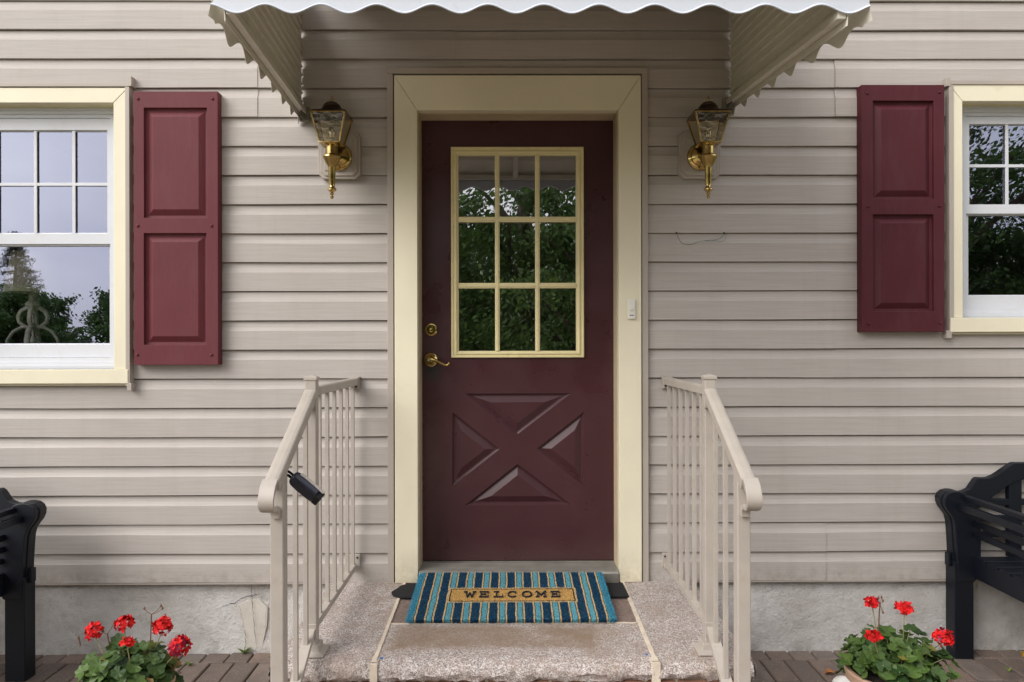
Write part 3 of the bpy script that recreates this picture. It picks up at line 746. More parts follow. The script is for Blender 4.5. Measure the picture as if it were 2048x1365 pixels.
# ------------------------------------------------------------------ wall lanterns
def lantern(X, label):
    t = thing('wall_lantern', label, 'lantern', (X, 0, 2.19), 'brass lanterns either side of the door')
    z0, z1 = 2.19-.103, 2.19+.103; h = .0915; nz_ = .016
    def notched(h, hz, n):
        return [(X-h+n, -hz), (X+h-n, -hz), (X+h-n*.7, -hz+n*.35), (X+h-n*.35, -hz+n*.7), (X+h, -hz+n), (X+h, hz-n), (X+h-n*.35, hz-n*.7), (X+h-n*.7, hz-n*.35), (X+h-n, hz), (X-h+n, hz), (X-h+n*.7, hz-n*.35), (X-h+n*.35, hz-n*.7), (X-h, hz-n), (X-h, -hz+n), (X-h+n*.35, -hz+n*.7), (X-h+n*.7, -hz+n*.35)]
    g = MB(); g.prism_y([(x, z+2.19) for x, z in notched(h, .103, .02)], -.020, .012)
    g.prism_y([(x, z+2.19) for x, z in notched(h-.012, .091, .018)], -.027, -.0195)
    g.box(X-.062, X+.062, -.031, -.0265, 2.19-.07, 2.19+.07)
    g.build('mounting_block', M_TRIM, t, bevel=.0025)
    P = Vector((X, 0, 0)); yc = -.150
    g = MB(); g.lathe([(.060,0),(.060,.006),(.056,.012),(.046,.016),(.044,.022),(.030,.030),(.020,.036)], 32, (X, -.030, 2.178), MY())
    g.tube([(X,-.060,2.178),(X,-.085,2.176),(X,-.11,2.168),(X,yc+.02,2.160)], [.018,.015,.0135,.016], 14)
    g.build('back_plate', M_BRASS, t, smooth=True, auto=35)
    g = MB(); c = (X, yc, 0)
    g.lathe([(.004,1.974),(.0065,1.978),(.007,1.983),(.004,1.988),(.0075,1.992),(.0085,1.996),(.005,2.000),(.012,2.004),(.0185,2.010),(.0185,2.014),(.011,2.024),
             (.0105,2.028),(.0125,2.035),(.0155,2.105),(.0165,2.108),(.026,2.122),(.034,2.140),(.0375,2.146),(.037,2.152),(.028,2.157),(.0245,2.160),(.0245,2.192),(.029,2.196),(.029,2.199)], 28, c)
    g.build('torch_stem', M_BRASS, t, smooth=True, auto=32)
    # glass cage
    b0, b1, zb, zt = .0405, .070, 2.203, 2.318
    g = MB(); g.box(X-b0-.004, X+b0+.004, yc-b0-.004, yc+b0+.004, 2.199, 2.2045)
    for sx in (-1, 1):
        for sy in (-1, 1):
            g.bar((X+sx*b0, yc+sy*b0, zb), (X+sx*b1, yc+sy*b1, zt), .0055, .0055)
    for sx in (-1, 1):
        g.box(X+sx*b1-.003, X+sx*b1+.003, yc-b1, yc+b1, zt-.001, zt+.0035)
        g.box(X-b1+.0032, X+b1-.0032, yc+sx*b1-.003, yc+sx*b1+.003, zt-.001, zt+.0035)
    g.build('cage', M_BRASS, t, bevel=.0006)
    g = MB(); e = .0015
    V = [(X-b0+e,yc-b0+e,zb),(X+b0-e,yc-b0+e,zb),(X+b0-e,yc+b0-e,zb),(X-b0+e,yc+b0-e,zb),(X-b1+e,yc-b1+e,zt),(X+b1-e,yc-b1+e,zt),(X+b1-e,yc+b1-e,zt),(X-b1+e,yc+b1-e,zt)]
    g.add(V, [(0,1,5,4),(1,2,6,5),(2,3,7,6),(3,0,4,7)]); g.build('glass', M_GLASS_L, t)
    g = MB(); q = b1+.004
    ring = lambda h_, z: [(X-h_,yc-h_,z),(X+h_,yc-h_,z),(X+h_,yc+h_,z),(X-h_,yc+h_,z)]
    g.sweep_sec([ring(q, zt+.0036), ring(q, zt+.006), ring(.044, zt+.020)])
    g.lathe([(.046,zt+.0195),(.046,zt+.026),(.040,zt+.030),(.042,zt+.033),(.038,zt+.041),(.033,zt+.044),(.034,zt+.047),(.024,zt+.057),(.010,zt+.061),(.004,zt+.063)], 28, c)
    g.build('cap', M_DARKBRASS, t, smooth=True, auto=30)
    MB().lathe([(.0035,zt+.060),(.0035,zt+.066),(.0065,zt+.070),(.005,zt+.075),(.002,zt+.079),(.0035,zt+.083),(.001,zt+.087)], 14, c).build('finial', M_BRASS, t, smooth=True)
    MB().lathe([(.010,2.204),(.010,2.222)], 16, c).build('candle_socket', painted('ivory_sleeve', (.6,.55,.42), .5, .05, 5, 0), t, smooth=True, auto=30)
    MB().lathe([(.006,2.222),(.011,2.232),(.0135,2.244),(.012,2.258),(.007,2.270),(.002,2.280)], 18, c).build('bulb', glassmat('bulb_glass', .25, (.9,.85,.75)), t, smooth=True)
    return t
lantern(-.733, 'brass carriage lantern left of the door, over the lockbox railing')
lantern(.845, 'brass carriage lantern right of the door, above the dangling green wire')
# ------------------------------------------------------------------ awning
aw = thing('awning', 'white scalloped metal awning above the maroon door', 'awning', (0, 0, 2.9))
YA = -1.10
xl0, xl1 = at(606, 150, 0).x, at(462, 26, YA+.02).x
xr0, xr1 = at(1458, 150, 0).x, at(1682, 35, YA+.02).x
vl, vr = at(423, 10, YA).x, at(1739, 10, YA).x
zfront, zwall = 2.405, 2.97
def thick(g, vs, fs, d):     # offset copy for sheet thickness
    g.add(vs, fs); n = len(vs)
# front valance (scalloped)
pitch = (at(1697,30,YA).x - at(475,30,YA).x)/11; ph = at(475, 30, YA).x
g = MB(); N = 260; vs = []; 
for i in range(N+1):
    x = vl + (vr-vl)*i/N; a = math.cos((x-ph)/pitch*2*math.pi)
    zb = 2.3315 - .0125*a; yw = YA - .004*a*0
    vs += [(x, YA-.004, zb-.001), (x, YA-.0065, zb+.001), (x, YA-.004, zb+.005), (x, YA, zb+.008), (x, YA, 2.372), (x, YA-.006, 2.375), (x, YA-.008, 2.395), (x, YA+.010, zfront+.012),
           (x, YA+.0105, zfront+.009), (x, YA-.0055, 2.394), (x, YA+.002, 2.371), (x, YA+.002, zb+.004)]
K = 12
fs = []
for i in range(N):
    for k in range(K): fs.append((i*K+k, (i+1)*K+k, (i+1)*K+(k+1)%K, i*K+(k+1)%K))
fs.append(tuple(range(K))); fs.append(tuple(reversed([N*K+k for k in range(K)])))
g.add(vs, fs); g.build('front_valance', M_AWN, aw, fix=True, smooth=True, auto=40)
# roof sheets with stepped ribs along x
g = MB(); g.cur = 0; prof = []
n = 9
for i in range(n):
    t0, t1 = i/n, (i+1)/n
    for t, dz in ((t0, 0), (t0+.012, .014), (t1-.012, .014)): prof.append((t, dz))
prof.append((1, 0))
L_ = []; 
for t, dz in prof: L_.append((YA+.012+( -.0 - YA-.012)*t, zfront+.008+(zwall-zfront)*t + dz))
for j, (xa, xb) in enumerate([(vl, 0.06), (0.06, vr)]):
    pass
g.sweep_sec([[(x, y, z) for y, z in L_] + [(x, y, z+.003) for y, z in reversed(L_)] for x in (vl+.002, vr-.002)])
g.build('roof_panel', M_AWNIN, aw)
g = MB(); xm = (vl+vr)/2-.05
g.bar((xm, YA+.03, zfront-.006), (xm, -.01, zwall-.018), .03, .02); g.box(vl+.01, vr-.01, YA+.012, YA+.035, zfront-.022, zfront+.004)
g.build('rafter', M_AWNIN, aw)
def wing(x0, x1, side, barwall, barfront):
    """x0 at wall, x1 at front; side -1 left, +1 right"""
    wz, fz = barwall, barfront
    g = MB(); vs = []; cols_ = 2
    # ribs run parallel to the lower bar, stacked upwards
    m_ = 15; per = (zwall - wz)/m_; P = []
    for i in range(m_):
        for q, dx in ((0, 0), (.10, .006), (.80, .006), (.90, 0)): P.append((i+q, dx))
    P.append((m_, 0)); rows = []
    ztop_f = zfront
    for u, dx in P:
        h = u*per; zw = wz + h
        # the rib meets the sloped roof line somewhere: clip its outer end
        # roof line z = zfront + (zwall-zfront)*(Y-YA)/(-YA); rib line z = zw + (fz-wz)*(Y/YA)
        a = (zwall - zfront)/(-YA); b_ = (fz-wz)/YA
        # z_roof = zfront + a*(Y-YA); z_rib = zw + b*Y
        Yc = max(YA+.01, min(-.002, (zw - zfront + a*YA)/(a - b_)))
        xs_ = lambda Y: x0 + (x1-x0)*(Y/YA) + side*dx
        rows.append(((xs_(-.002), -.002, zw), (xs_(Yc), Yc, zw + b_*Yc)))
    for a, b in rows: vs += [a, b]
    fs = [(2*i, 2*i+1, 2*i+3, 2*i+2) for i in range(len(rows)-1)]
    n0 = len(vs); vs += [(v[0]+side*.0015, v[1], v[2]) for v in vs]; fs += [(2*i+n0, 2*i+2+n0, 2*i+3+n0, 2*i+1+n0) for i in range(len(rows)-1)]
    g.add(vs, fs); g.build('side_panel', M_AWNIN, aw)
    # frame bar: angle section
    g = MB(); A = (x0-side*.004, -.004, wz-.006); B = (x1-side*.004, YA+.004, fz-.006)
    g.bar(A, B, .024, .022); g.bar((A[0]+side*.016, A[1], A[2]-.012), (B[0]+side*.016, B[1], B[2]-.012), .003, .04)
    for k in (.02, .07): 
        q = Vector(A).lerp(Vector(B), k); MB0 = None
    g.build('frame_bar', M_AWNIN, aw, bevel=.001)
    g = MB(); g.box(x0-side*.03, x0+side*.012, -.012, -.0005, wz-.05, wz+.012); g.bar((x0-side*.010, -.012, wz-.03), (x0-side*.010, -.075, wz-.032), .003, .03)
    g.build('bracket', M_GREYMETAL, aw, bevel=.001)
    # hanging scalloped strip outside the bar
    g = MB(); N = 150; vs = []
    for i in range(N+1):
        t = i/N; Y = .0 + (YA)*t - .001; x = x0+(x1-x0)*t + side*(.004 + .004*math.cos(t*6.9*2*math.pi+.6))
        x_top = x0+(x1-x0)*t + side*.006
        zt_ = wz + (fz-wz)*t + .030; zb = zt_ - .072 - .018*math.cos(t*6.9*2*math.pi)
        if t > .97: zb = max(zb, zt_-.055)
        xo = x1 + side*.0
        ext = side*(t**4)*(abs((vl if side < 0 else vr)-x1)-.012)
        vs += [(x_top+ext, Y, zt_), (x+ext+side*.006, Y, (zt_+zb)/2), (x+ext+side*.012, Y, zb), (x+ext+side*.0135, Y, zb+.001), (x+ext+side*.0075, Y, (zt_+zb)/2), (x_top+ext+side*.0015, Y, zt_)]
    fs = []
    for i in range(N):
        for k in range(6): fs.append((i*6+k, (i+1)*6+k, (i+1)*6+(k+1)%6, i*6+(k+1)%6))
    g.add(vs, fs); g.build('side_valance', M_AWNIN, aw, fix=True, smooth=True, auto=50)
    # sheet closing strip from bar to the outer edge
wing(xl0, xl1, -1, at(622, 222, -.01).z+.004, at(458, 26, YA+.02).z+.006)
wing(xr0, xr1, 1, at(1471, 203, -.01).z+.004, at(1682, 35, YA+.02).z+.006)
# ------------------------------------------------------------------ doorstep
ZS = .320
st = thing('doorstep', 'pinkish grey granite doorstep with a rough front edge below the maroon door', 'doorstep', (0, -.4, 0))
SXL, SXR = -.775, .808; s1a, s1b = -.452, -.441; s2a, s2b = .503, .486; YFR = -.815
def slab(xa0, xa1, xb0, xb1, y0, name, mat, top=ZS, seed=0, lend=False, rend=False):
    """slab with back edge (xa0..xb0) at y0 and front edge (xa1..xb1) at YFR; rough broken front"""
    nx, ny = max(6, int((xb1-xa1)/.012)), 40; vs = []; fs = []
    prof = [(0, 0)]
    for j in range(ny+1):
        v = j/ny; yy = y0 + (YFR+.03 - y0)*v
        for i in range(nx+1):
            u = i/nx; xl = xa0+(xa1-xa0)*v; xr = xb0+(xb1-xb0)*v; x = xl+(xr-xl)*u
            e = max(0, v-.92)/.08
            z = top + .0012*mnoise.noise(Vector((x*9, yy*9, seed))) - .006*e*e*(1+mnoise.noise(Vector((x*30, 3, seed))))
            yo = .006*e*mnoise.noise(Vector((x*22, 8, seed)))
            vs.append((x, yy+yo, z))
    rows = [(-.010, -.006), (-.020, -.014), (-.028, -.024), (-.031, -.036), (-.029, -.048), (-.020, -.060), (.02, -.064)]
    base = ny*(nx+1)
    for r, (dy, dz) in enumerate(rows):
        for i in range(nx+1):
            u = i/nx; x = xa1+(xb1-xa1)*u; q = Vector((x*28, r*.9, seed+3)); q2 = Vector((x*70, r*1.7, seed+9))
            k = 1 if r < len(rows)-1 else 0
            vs.append((x, YFR+.03+dy+k*(.011*mnoise.noise(q)+.005*mnoise.noise(q2)), top+dz+k*(.007*mnoise.noise(q+Vector((0,0,5)))+.003*mnoise.noise(q2))))
    tot = ny + 1 + len(rows)
    for j in range(tot-1):
        for i in range(nx):
            a = j*(nx+1)+i; fs.append((a, a+1, a+nx+2, a+nx+1) if False else (a, a+nx+1, a+nx+2, a+1))
    g = MB(); g.add(vs, fs)
    for side, xa, xb, flag in ((-1, xa0, xa1, lend), (1, xb0, xb1, rend)):
        # end faces: smooth grid, rough when exposed
        vs2 = []; fs2 = []; n = 60
        for j in range(n+1):
            v = j/n; yy = y0+(YFR+.01-y0)*v; x = xa+(xb-xa)*v
            for r in range(6):
                z = top-.064*r/5; bul = (math.sin(r/5*math.pi)*.012 + .010*mnoise.noise(Vector((yy*26, r*.8, seed+5))) if flag and 0 < r < 5 else 0) + (.0 if r else 0)
                vs2.append((x+side*bul, yy, z-.001 if r == 0 else z))
        for j in range(n):
            for r in range(5): fs2.append((j*6+r, j*6+r+1, j*6+r+7, j*6+r+6))
        g.add(vs2, fs2)
    g.box(min(xa0,xa1)+.012, max(xb0,xb1)-.012, YFR+.04, y0, top-.063, top-.02)
    return g.build(name, mat, st, smooth=True, auto=45)
gr_ = .006
slab(SXL, SXL, s1a-gr_, s1b-gr_, .02, 'granite_slab', M_GRAN_S, ZS+.001, 1, lend=True)
slab(s1a+gr_, s1b+gr_, s2a-gr_, s2b-gr_, -.482, 'granite_slab', M_GRAN, ZS, 2)
slab(s2a+gr_, s2b+gr_, SXR, SXR, .02, 'granite_slab', M_GRAN_S, ZS+.001, 3, rend=True)
g = MB(); g.box(s1a+gr_+.0, s2a-gr_, -.475, .10, ZS-.06, ZS-.002); g.build('stone_tile', M_TILE, st, bevel=.002)
def grout(a, b, w_, seed):
    g = MB(); n = 90; vs = []; rr = random.Random(seed)
    for i in range(n+1):
        t = i/n; x = a[0]+(b[0]-a[0])*t; y = a[1]+(b[1]-a[1])*t; d = Vector((b[0]-a[0], b[1]-a[1], 0)).normalized(); nn = Vector((-d.y, d.x, 0))
        front = max(0, (-y-.775)/.05) if abs(d.y) > .5 else 0
        w1 = w_*(1+.35*mnoise.noise(Vector((t*22, seed, 0)))) * (1+.9*min(1, front)); w2 = w_*(1+.35*mnoise.noise(Vector((t*22, seed, 9)))) * (1+.9*min(1, front))
        z = ZS+.0035+.0012*mnoise.noise(Vector((t*30, seed, 4))) - .006*front**2
        vs += [(x-nn.x*w1, y-nn.y*w1, z-.008), (x-nn.x*w1*.8, y-nn.y*w1*.8, z), (x+nn.x*w2*.8, y+nn.y*w2*.8, z), (x+nn.x*w2, y+nn.y*w2, z-.008)]
    fs = []
    for i in range(n):
        for k in range(3): fs.append((i*4+k, i*4+k+1, (i+1)*4+k+1, (i+1)*4+k))
    g.add(vs, fs)
    if abs(b[1]-a[1]) > .3: g.box(b[0]-w_*1.6, b[0]+w_*1.6, b[1]-.014, b[1]+.05, ZS-.066, ZS-.001)
    return g.build('grout_line', M_GROUT, st, fix=True)
grout((s1a, 0), (s1b, YFR+.012), .0075, 1); grout((s2a, 0), (s2b, YFR+.012), .0085, 2); grout((s1a+.01, -.4785), (s2b-.005, -.4785), .003, 3)
# brick base and lower tread
M_BRICK = painted('base_brick', (.24, .12, .08), .85, .25, 14, .5, 80, dirt=(.35,.3,.25))
g = MB(); g.box(SXL+.03, SXR-.03, YFR+.03, .0, -.03, ZS-.066)
g.build('mortar_core', M_GROUT, st)
g = MB(); zr = .0; 
for rw in range(4):
    x = SXL+.028 + (.05 if rw % 2 else 0)
    while x < SXR-.1:
        g.box(x, min(x+.095, SXR-.028), YFR+.022, YFR+.032, zr+.004, zr+.060); x += .105
    zr += .064
g.build('brick_face', M_BRICK, st, bevel=.003)
g = MB(); g.box(SXL, SXR, -1.30, YFR+.02, .10, .16); g.box(SXL+.03, SXR-.03, -1.27, YFR+.019, -.03, .0995)
g.build('lower_tread', M_GRAN_S, st, bevel=.006)
# drops of blue paint
M_BLUE = painted('blue_paint_drop', (.02, .11, .35), .4, .1, 30, 0)
for px, py in ((763,1316), (1293,1309)):
    d = at(px, py, -.72); s_ = (CAM_Z-ZS-.001)/(CAM_Z-d.z); X_ = d.x*s_; Y_ = -CAM_D+(CAM_D-.72)*s_
    MB().lathe([(.0055,-.003),(.0055,.0012),(.003,.0022),(.0005,.0026)], 12, (X_, Y_, ZS)).build('paint_drop', M_BLUE, st, smooth=True)
# ------------------------------------------------------------------ mats
g = MB(); pts = []
xa, xb, ya, yb = -.487, .497, -.222, -.055
for i in range(9):
    a = R(90+180*0) ; 
def rr_corner(cx, cy, r, a0, a1, n=8): return [(cx+r*math.cos(R(a0+(a1-a0)*i/n)), cy+r*math.sin(R(a0+(a1-a0)*i/n))) for i in range(n+1)]
pts = rr_corner(xa+.07, yb-.05, .05, 90, 180) + rr_corner(xa+.07, ya+.07, .07, 180, 270) + [(xb, ya), (xb, yb)]
g.prism_z(pts, ZS+.0025, ZS+.011)
tag(g.build('rubber_mat', M_RUBBER, bevel=.003), 'thin black rubber mat peeking out from under the welcome mat', 'rubber mat')
# coir mat, local frame: x across, y 0(front)..-> depth, z up, tilted so the back rests on the threshold
MW, MD, MT = .770, .425, .016
mat_t = thing('welcome_mat', 'blue striped coir doormat with WELCOME on it, lying across the door threshold', 'doormat', (.012, -.482, ZS+.0045))
tilt = math.atan2(.038, .42); mat_t.rotation_euler = (tilt, 0, R(-.2))
def matmat():
    k = NM('striped_coir'); x, y, z = k.xyz()
    wob = k.math('MULTIPLY_ADD', k.noise(24, 3), .008, -.004); xx = k.math('ADD', x, wob); yy = k.math('ADD', y, wob)
    per = .0683
    f = k.math('FRACT', k.math('ADD', k.math('DIVIDE', xx, per), 20.0))      # stripe centre at 0.5
    d = k.math('ABSOLUTE', k.math('SUBTRACT', f, .5))
    TAN, NAVY, LIGHT, BLK = (.68,.50,.26), (.002,.054,.118), (.13,.41,.50), (.003,.008,.018)
    st_ = k.ramp(d, [(0, LIGHT), (.140, BLK), (.172, TAN), (.262, NAVY)], const=True)
    inx = k.math('LESS_THAN', k.math('ABSOLUTE', k.math('SUBTRACT', xx, .004)), .258); iny = k.math('LESS_THAN', k.math('ABSOLUTE', k.math('SUBTRACT', yy, MD*.475)), .066)
    c = k.mix(st_, TAN, k.math('MULTIPLY', inx, iny))
    inx = k.math('LESS_THAN', k.math('ABSOLUTE', k.math('SUBTRACT', xx, .004)), .250); iny = k.math('LESS_THAN', k.math('ABSOLUTE', k.math('SUBTRACT', yy, MD*.475)), .058)
    c = k.mix(c, BLK, k.math('MULTIPLY', inx, iny))
    inx = k.math('LESS_THAN', k.math('ABSOLUTE', k.math('SUBTRACT', xx, .004)), .245); iny = k.math('LESS_THAN', k.math('ABSOLUTE', k.math('SUBTRACT', yy, MD*.475)), .052)
    c = k.mix(c, (.64,.40,.14), k.math('MULTIPLY', inx, iny))
    ends = k.math('GREATER_THAN', k.math('ABSOLUTE', xx), MW/2-.016); c = k.mix(c, (.05,.27,.40), ends)
    c = k.mix(c, tuple(q for q in (.30,.19,.09)), k.math('MULTIPLY', k.ramp(k.noise(240, 2), [(.56,(0,0,0)),(.68,(1,1,1))]), .45))
    c = k.mix(c, (0,0,0), k.math('MULTIPLY', k.ramp(k.noise(190, 3, loc=(1,2,3)), [(.36,(1,1,1)),(.52,(0,0,0))]), .65))
    k.col(c); k.set(Roughness=.9); k.b.inputs['Specular IOR Level'].default_value = .15
    k.bump(k.noise(260, 3), .9, .004); return k.m
M_MAT = matmat()
def local_mesh(g, name, mat, parent, **kw):
    o = g.build(name, mat, None, **kw); o.parent = parent; return o
g = MB(); g.box(-MW/2, MW/2, 0, MD, 0, MT); local_mesh(g, 'coir_base', M_MAT, mat_t, bevel=.004)
g = MB(); rm = random.Random(11)
for i in range(36000):
    x = rm.uniform(-MW/2, MW/2); y = rm.uniform(0, MD); z = MT-.002
    e = 0
    ln = rm.uniform(.004, .008); a = rm.uniform(0, math.tau); wx = .0007
    lean = Vector((rm.gauss(0, .45), rm.gauss(0, .45), 1)).normalized()
    p = Vector((x, y, z)); tip = p + lean*ln; sx = Vector((math.cos(a), math.sin(a), 0))*wx
    g.add([p-sx, p+sx, tip+sx*.5, tip-sx*.5], [(0,1,2,3)])
for i in range(7000):     # frayed edges
    side = rm.choice('fflr'); 
    if side == 'f': p = Vector((rm.uniform(-MW/2, MW/2), 0, rm.uniform(.001, MT))); dr_ = Vector((rm.gauss(0,.3), -1, rm.gauss(-.2,.4)))
    elif side == 'l': p = Vector((-MW/2, rm.uniform(0, MD), rm.uniform(.001, MT))); dr_ = Vector((-1, rm.gauss(0,.4), rm.gauss(0,.4)))
    else: p = Vector((MW/2, rm.uniform(0, MD), rm.uniform(.001, MT))); dr_ = Vector((1, rm.gauss(0,.4), rm.gauss(0,.4)))
    tip = p + dr_.normalized()*rm.uniform(.003, .008 if side == 'f' else .013); sx = Vector((.0005, .0005, .0005))
    g.add([p-sx, p+sx, tip+sx*.5, tip-sx*.5], [(0,1,2,3)])
local_mesh(g, 'coir_pile', M_MAT, mat_t)
# WELCOME in slab-serif strokes
def arc(cx, cy, rx, ry, a0, a1, n=18): return [(cx+rx*math.cos(R(a0+(a1-a0)*i/n)), cy+ry*math.sin(R(a0+(a1-a0)*i/n))) for i in range(n+1)]
GL = {'W': [[(-.42,1),(-.22,0)],[(-.22,0),(0,.8)],[(0,.8),(.22,0)],[(.22,0),(.42,1)],[(-.56,1),(-.28,1)],[(.28,1),(.56,1)]],
      'E': [[(-.3,0),(-.3,1)],[(-.44,0),(.40,0)],[(-.44,1),(.38,1)],[(-.3,.52),(.14,.52)],[(.40,0),(.40,.25)],[(.38,1),(.38,.78)],[(.14,.40),(.14,.64)]],
      'L': [[(-.2,0),(-.2,1)],[(-.42,0),(.42,0)],[(-.42,1),(.04,1)],[(.42,0),(.42,.28)]],
      'C': [arc(0,.5,.44,.52,50,310), [(.30,.72),(.30,1.0)]],
      'O': [arc(0,.5,.44,.52,0,360,26)],
      'M': [[(-.34,0),(-.34,1)],[(-.34,1),(0,.3)],[(0,.3),(.34,1)],[(.34,0),(.34,1)],[(-.50,0),(-.20,0)],[(.20,0),(.50,0)],[(-.50,1),(-.30,1)],[(.30,1),(.50,1)]]}
g = MB(); hL = .046; wL = .037; M_LET = painted('black_coir_lettering', (.008,.012,.02), .95, .2, 200, .8, 300, bd=.003)
for i, ch in enumerate('WELCOME'):
    g = MB()
    cx = .006 + (i-3)*.0572; cy = MD*.475-.025
    for sgi, stroke in enumerate(GL[ch]):
        thin = .0022 if len(stroke) == 2 and abs(stroke[0][1]-stroke[1][1]) < .05 else .0031
        P = [Vector((cx+x*wL*1.12, cy+y*hL, 0)) for x, y in stroke]
        zt = MT+.0068 + .0002*sgi
        for a, b in zip(P, P[1:]):
            t = (b-a).normalized(); n_ = Vector((-t.y, t.x, 0))*thin*.62; e = t*thin*.45
            q = [a-e-n_, b+e-n_, b+e+n_, a-e+n_]
            g.add([(v.x, v.y, MT) for v in q]+[(v.x, v.y, zt) for v in q], [(4,5,6,7),(0,1,5,4),(1,2,6,5),(2,3,7,6),(3,0,4,7)])
    local_mesh(g, 'letter', M_LET, mat_t)
# ------------------------------------------------------------------ railings
def railing(X, sgn, label):
    t = thing('railing', label, 'railing', (X, -.7, ZS), 'metal stair railings beside the doorstep')
    hw = .019; yp = -.720; yf = -1.090; ztop = 1.250
    # upper post
    g = MB(); g.box(X-hw, X+hw, yp-hw, yp+hw, ZS+.02, ztop); g.build('post', M_RAIL, t, bevel=.003)
    g = MB(); ring = lambda h, z, y: [(X-h,y-h,z),(X+h,y-h,z),(X+h,y+h,z),(X-h,y+h,z)]
    g.sweep_sec([ring(.022, ztop-.004, yp), ring(.022, ztop+.006, yp), ring(.015, ztop+.009, yp), ring(.002, ztop+.013, yp)]); g.build('post_cap', M_RAIL, t, bevel=.001)
    g = MB(); g.sweep_sec([ring(.048, ZS+.001, yp), ring(.048, ZS+.006, yp), ring(.046, ZS+.008, yp), ring(.031, ZS+.012, yp), ring(.029, ZS+.030, yp), ring(.026, ZS+.034, yp)])
    g.build('base_plate', M_RAIL, t, bevel=.0012)
    # lower post, standing on the ground in front
    g = MB(); g.box(X-hw, X+hw, yf-hw, yf+hw, .16, .995); g.build('post', M_RAIL, t, bevel=.003)
    # level top rail: inverted channel with rounded cap
    def railsec(p, wd=.040, h=.030, up=Vector((0,0,1))):
        side = Vector((1,0,0)); q = [(-.5,-1),(.5,-1),(.5,-.35),(.5,-.1),(.40,.0),(.2,.06),(-.2,.06),(-.40,.0),(-.5,-.1),(-.5,-.35)]
        return [p + side*a*wd + up*b*h for a, b in q]
    g = MB(); g.sweep_sec([railsec(Vector((X, -.012, 1.216)), .036), railsec(Vector((X, yp+hw, 1.222)), .036)]); g.build('top_rail', M_RAIL, t, bevel=.0012)
    g = MB(); g.box(X-.024, X+.024, -.012, -.001, 1.165, 1.224); g.box(X-.020, X+.020, -.03, -.0125, 1.170, 1.220)
    g.build('wall_bracket', M_RAIL, t, bevel=.002)
    g = MB(); g.box(X-.024, X+.024, -.012, -.001, .385, .445); g.box(X-.018, X+.018, -.035, -.0125, .382, .400); g.build('wall_bracket', M_RAIL, t, bevel=.002)
    for zz in (1.18, .43):
        MB().lathe([(.0045,0),(.004,.002)], 10, (X-sgn*.012, -.0122 if zz < 1 else -.0302, zz), MY()).build('screw', M_DARKBRASS, t)
    # level bottom rail
    g = MB(); g.bar((X, -.03, .398), (X, yp+hw+.002, .405), .026, .024); g.build('bottom_rail', M_RAIL, t, bevel=.0012)
    for i in range(6):
        y = -.045 - .115*i
        g = MB(); g.box(X-.0072, X+.0072, y-.0072, y+.0072, .409+.00, 1.190); g.build('baluster', M_RAIL, t, bevel=.001)
    # sloped handrail
    sl_ = -.54; top0 = Vector((X, yp-hw-.001, 1.214))
    P = [top0]; 
    def zz_(y): return 1.214 + (y-(yp-hw))*(-sl_)
    P.append(Vector((X, -1.16, zz_(-1.16))))
    g = MB(); up = Vector((0, sl_, 1)).normalized()
    g.sweep_sec([railsec(p, .042, .034, up) for p in P]); g.build('handrail', M_RAIL, t, bevel=.002)
    # scroll end: curved fitting
    path = [(-1.158, zz_(-1.158)-.004), (-1.180, zz_(-1.180)-.007), (-1.194, .955), (-1.201, .941), (-1.200, .926), (-1.189, .914), (-1.171, .908), (-1.151, .907), (-1.133, .905), (-1.122, .899), (-1.114, .888), (-1.113, .873)]
    secs = []
    for i, (y, z) in enumerate(path):
        a = path[max(0, i-1)]; b = path[min(len(path)-1, i+1)]; tt = Vector((0, b[0]-a[0], b[1]-a[1])).normalized(); n_ = Vector((0, tt.z, -tt.y))
        wd = .043 if i < 4 else .043 - .018*min(1, (i-4)/4); th = .0070 if i > 1 else .012
        if i >= len(path)-3: th = .0105
        p = Vector((X + (0 if i < 5 else -sgn*-.0), y, z)); q = [(-.5,-1),(.5,-1),(.5,.4),(.36,1),(-.36,1),(-.5,.4)]
        secs.append([p + Vector((1,0,0))*u*wd - n_*v*th for u, v in q])
    g = MB(); g.sweep_sec(secs); g.build('scroll_end', M_RAIL, t, fix=True, smooth=True, auto=50, bevel=.0012)
    g = MB(); b0 = Vector((X, yp-hw-.001, .405)); g.bar(b0, (X, yf+hw,   .405-.54*(abs(yf+hw-(yp-hw)))), .034, .020)
    g.build('bottom_rail', M_RAIL, t, bevel=.0012)
    g = MB(); g.box(X-.021, X+.021, yp-hw-.010, yp-hw-.0005, .380, .425); g.build('rail_bracket', M_RAIL, t, bevel=.0015)
    g = MB(); g.box(X-.024, X+.024, yp-hw-.016, yp-hw-.0005, 1.150, 1.186)
    g.build('rail_bracket', M_RAIL, t, bevel=.0015)
    for y in (-.800, -.917, -1.034):
        g = MB(); g.box(X-.0072, X+.0072, y-.0072, y+.0072,   .405-.54*(-y-.739)+.006, zz_(y)-.032); g.build('baluster', M_RAIL, t, bevel=.001)
    return t
railing(-.666, -1, 'almond metal handrail with the black lockbox hanging on it').rotation_euler.z = .008
railing(.688, 1, 'bare almond metal handrail on the doorbell side of the doorstep').rotation_euler.z = -.02
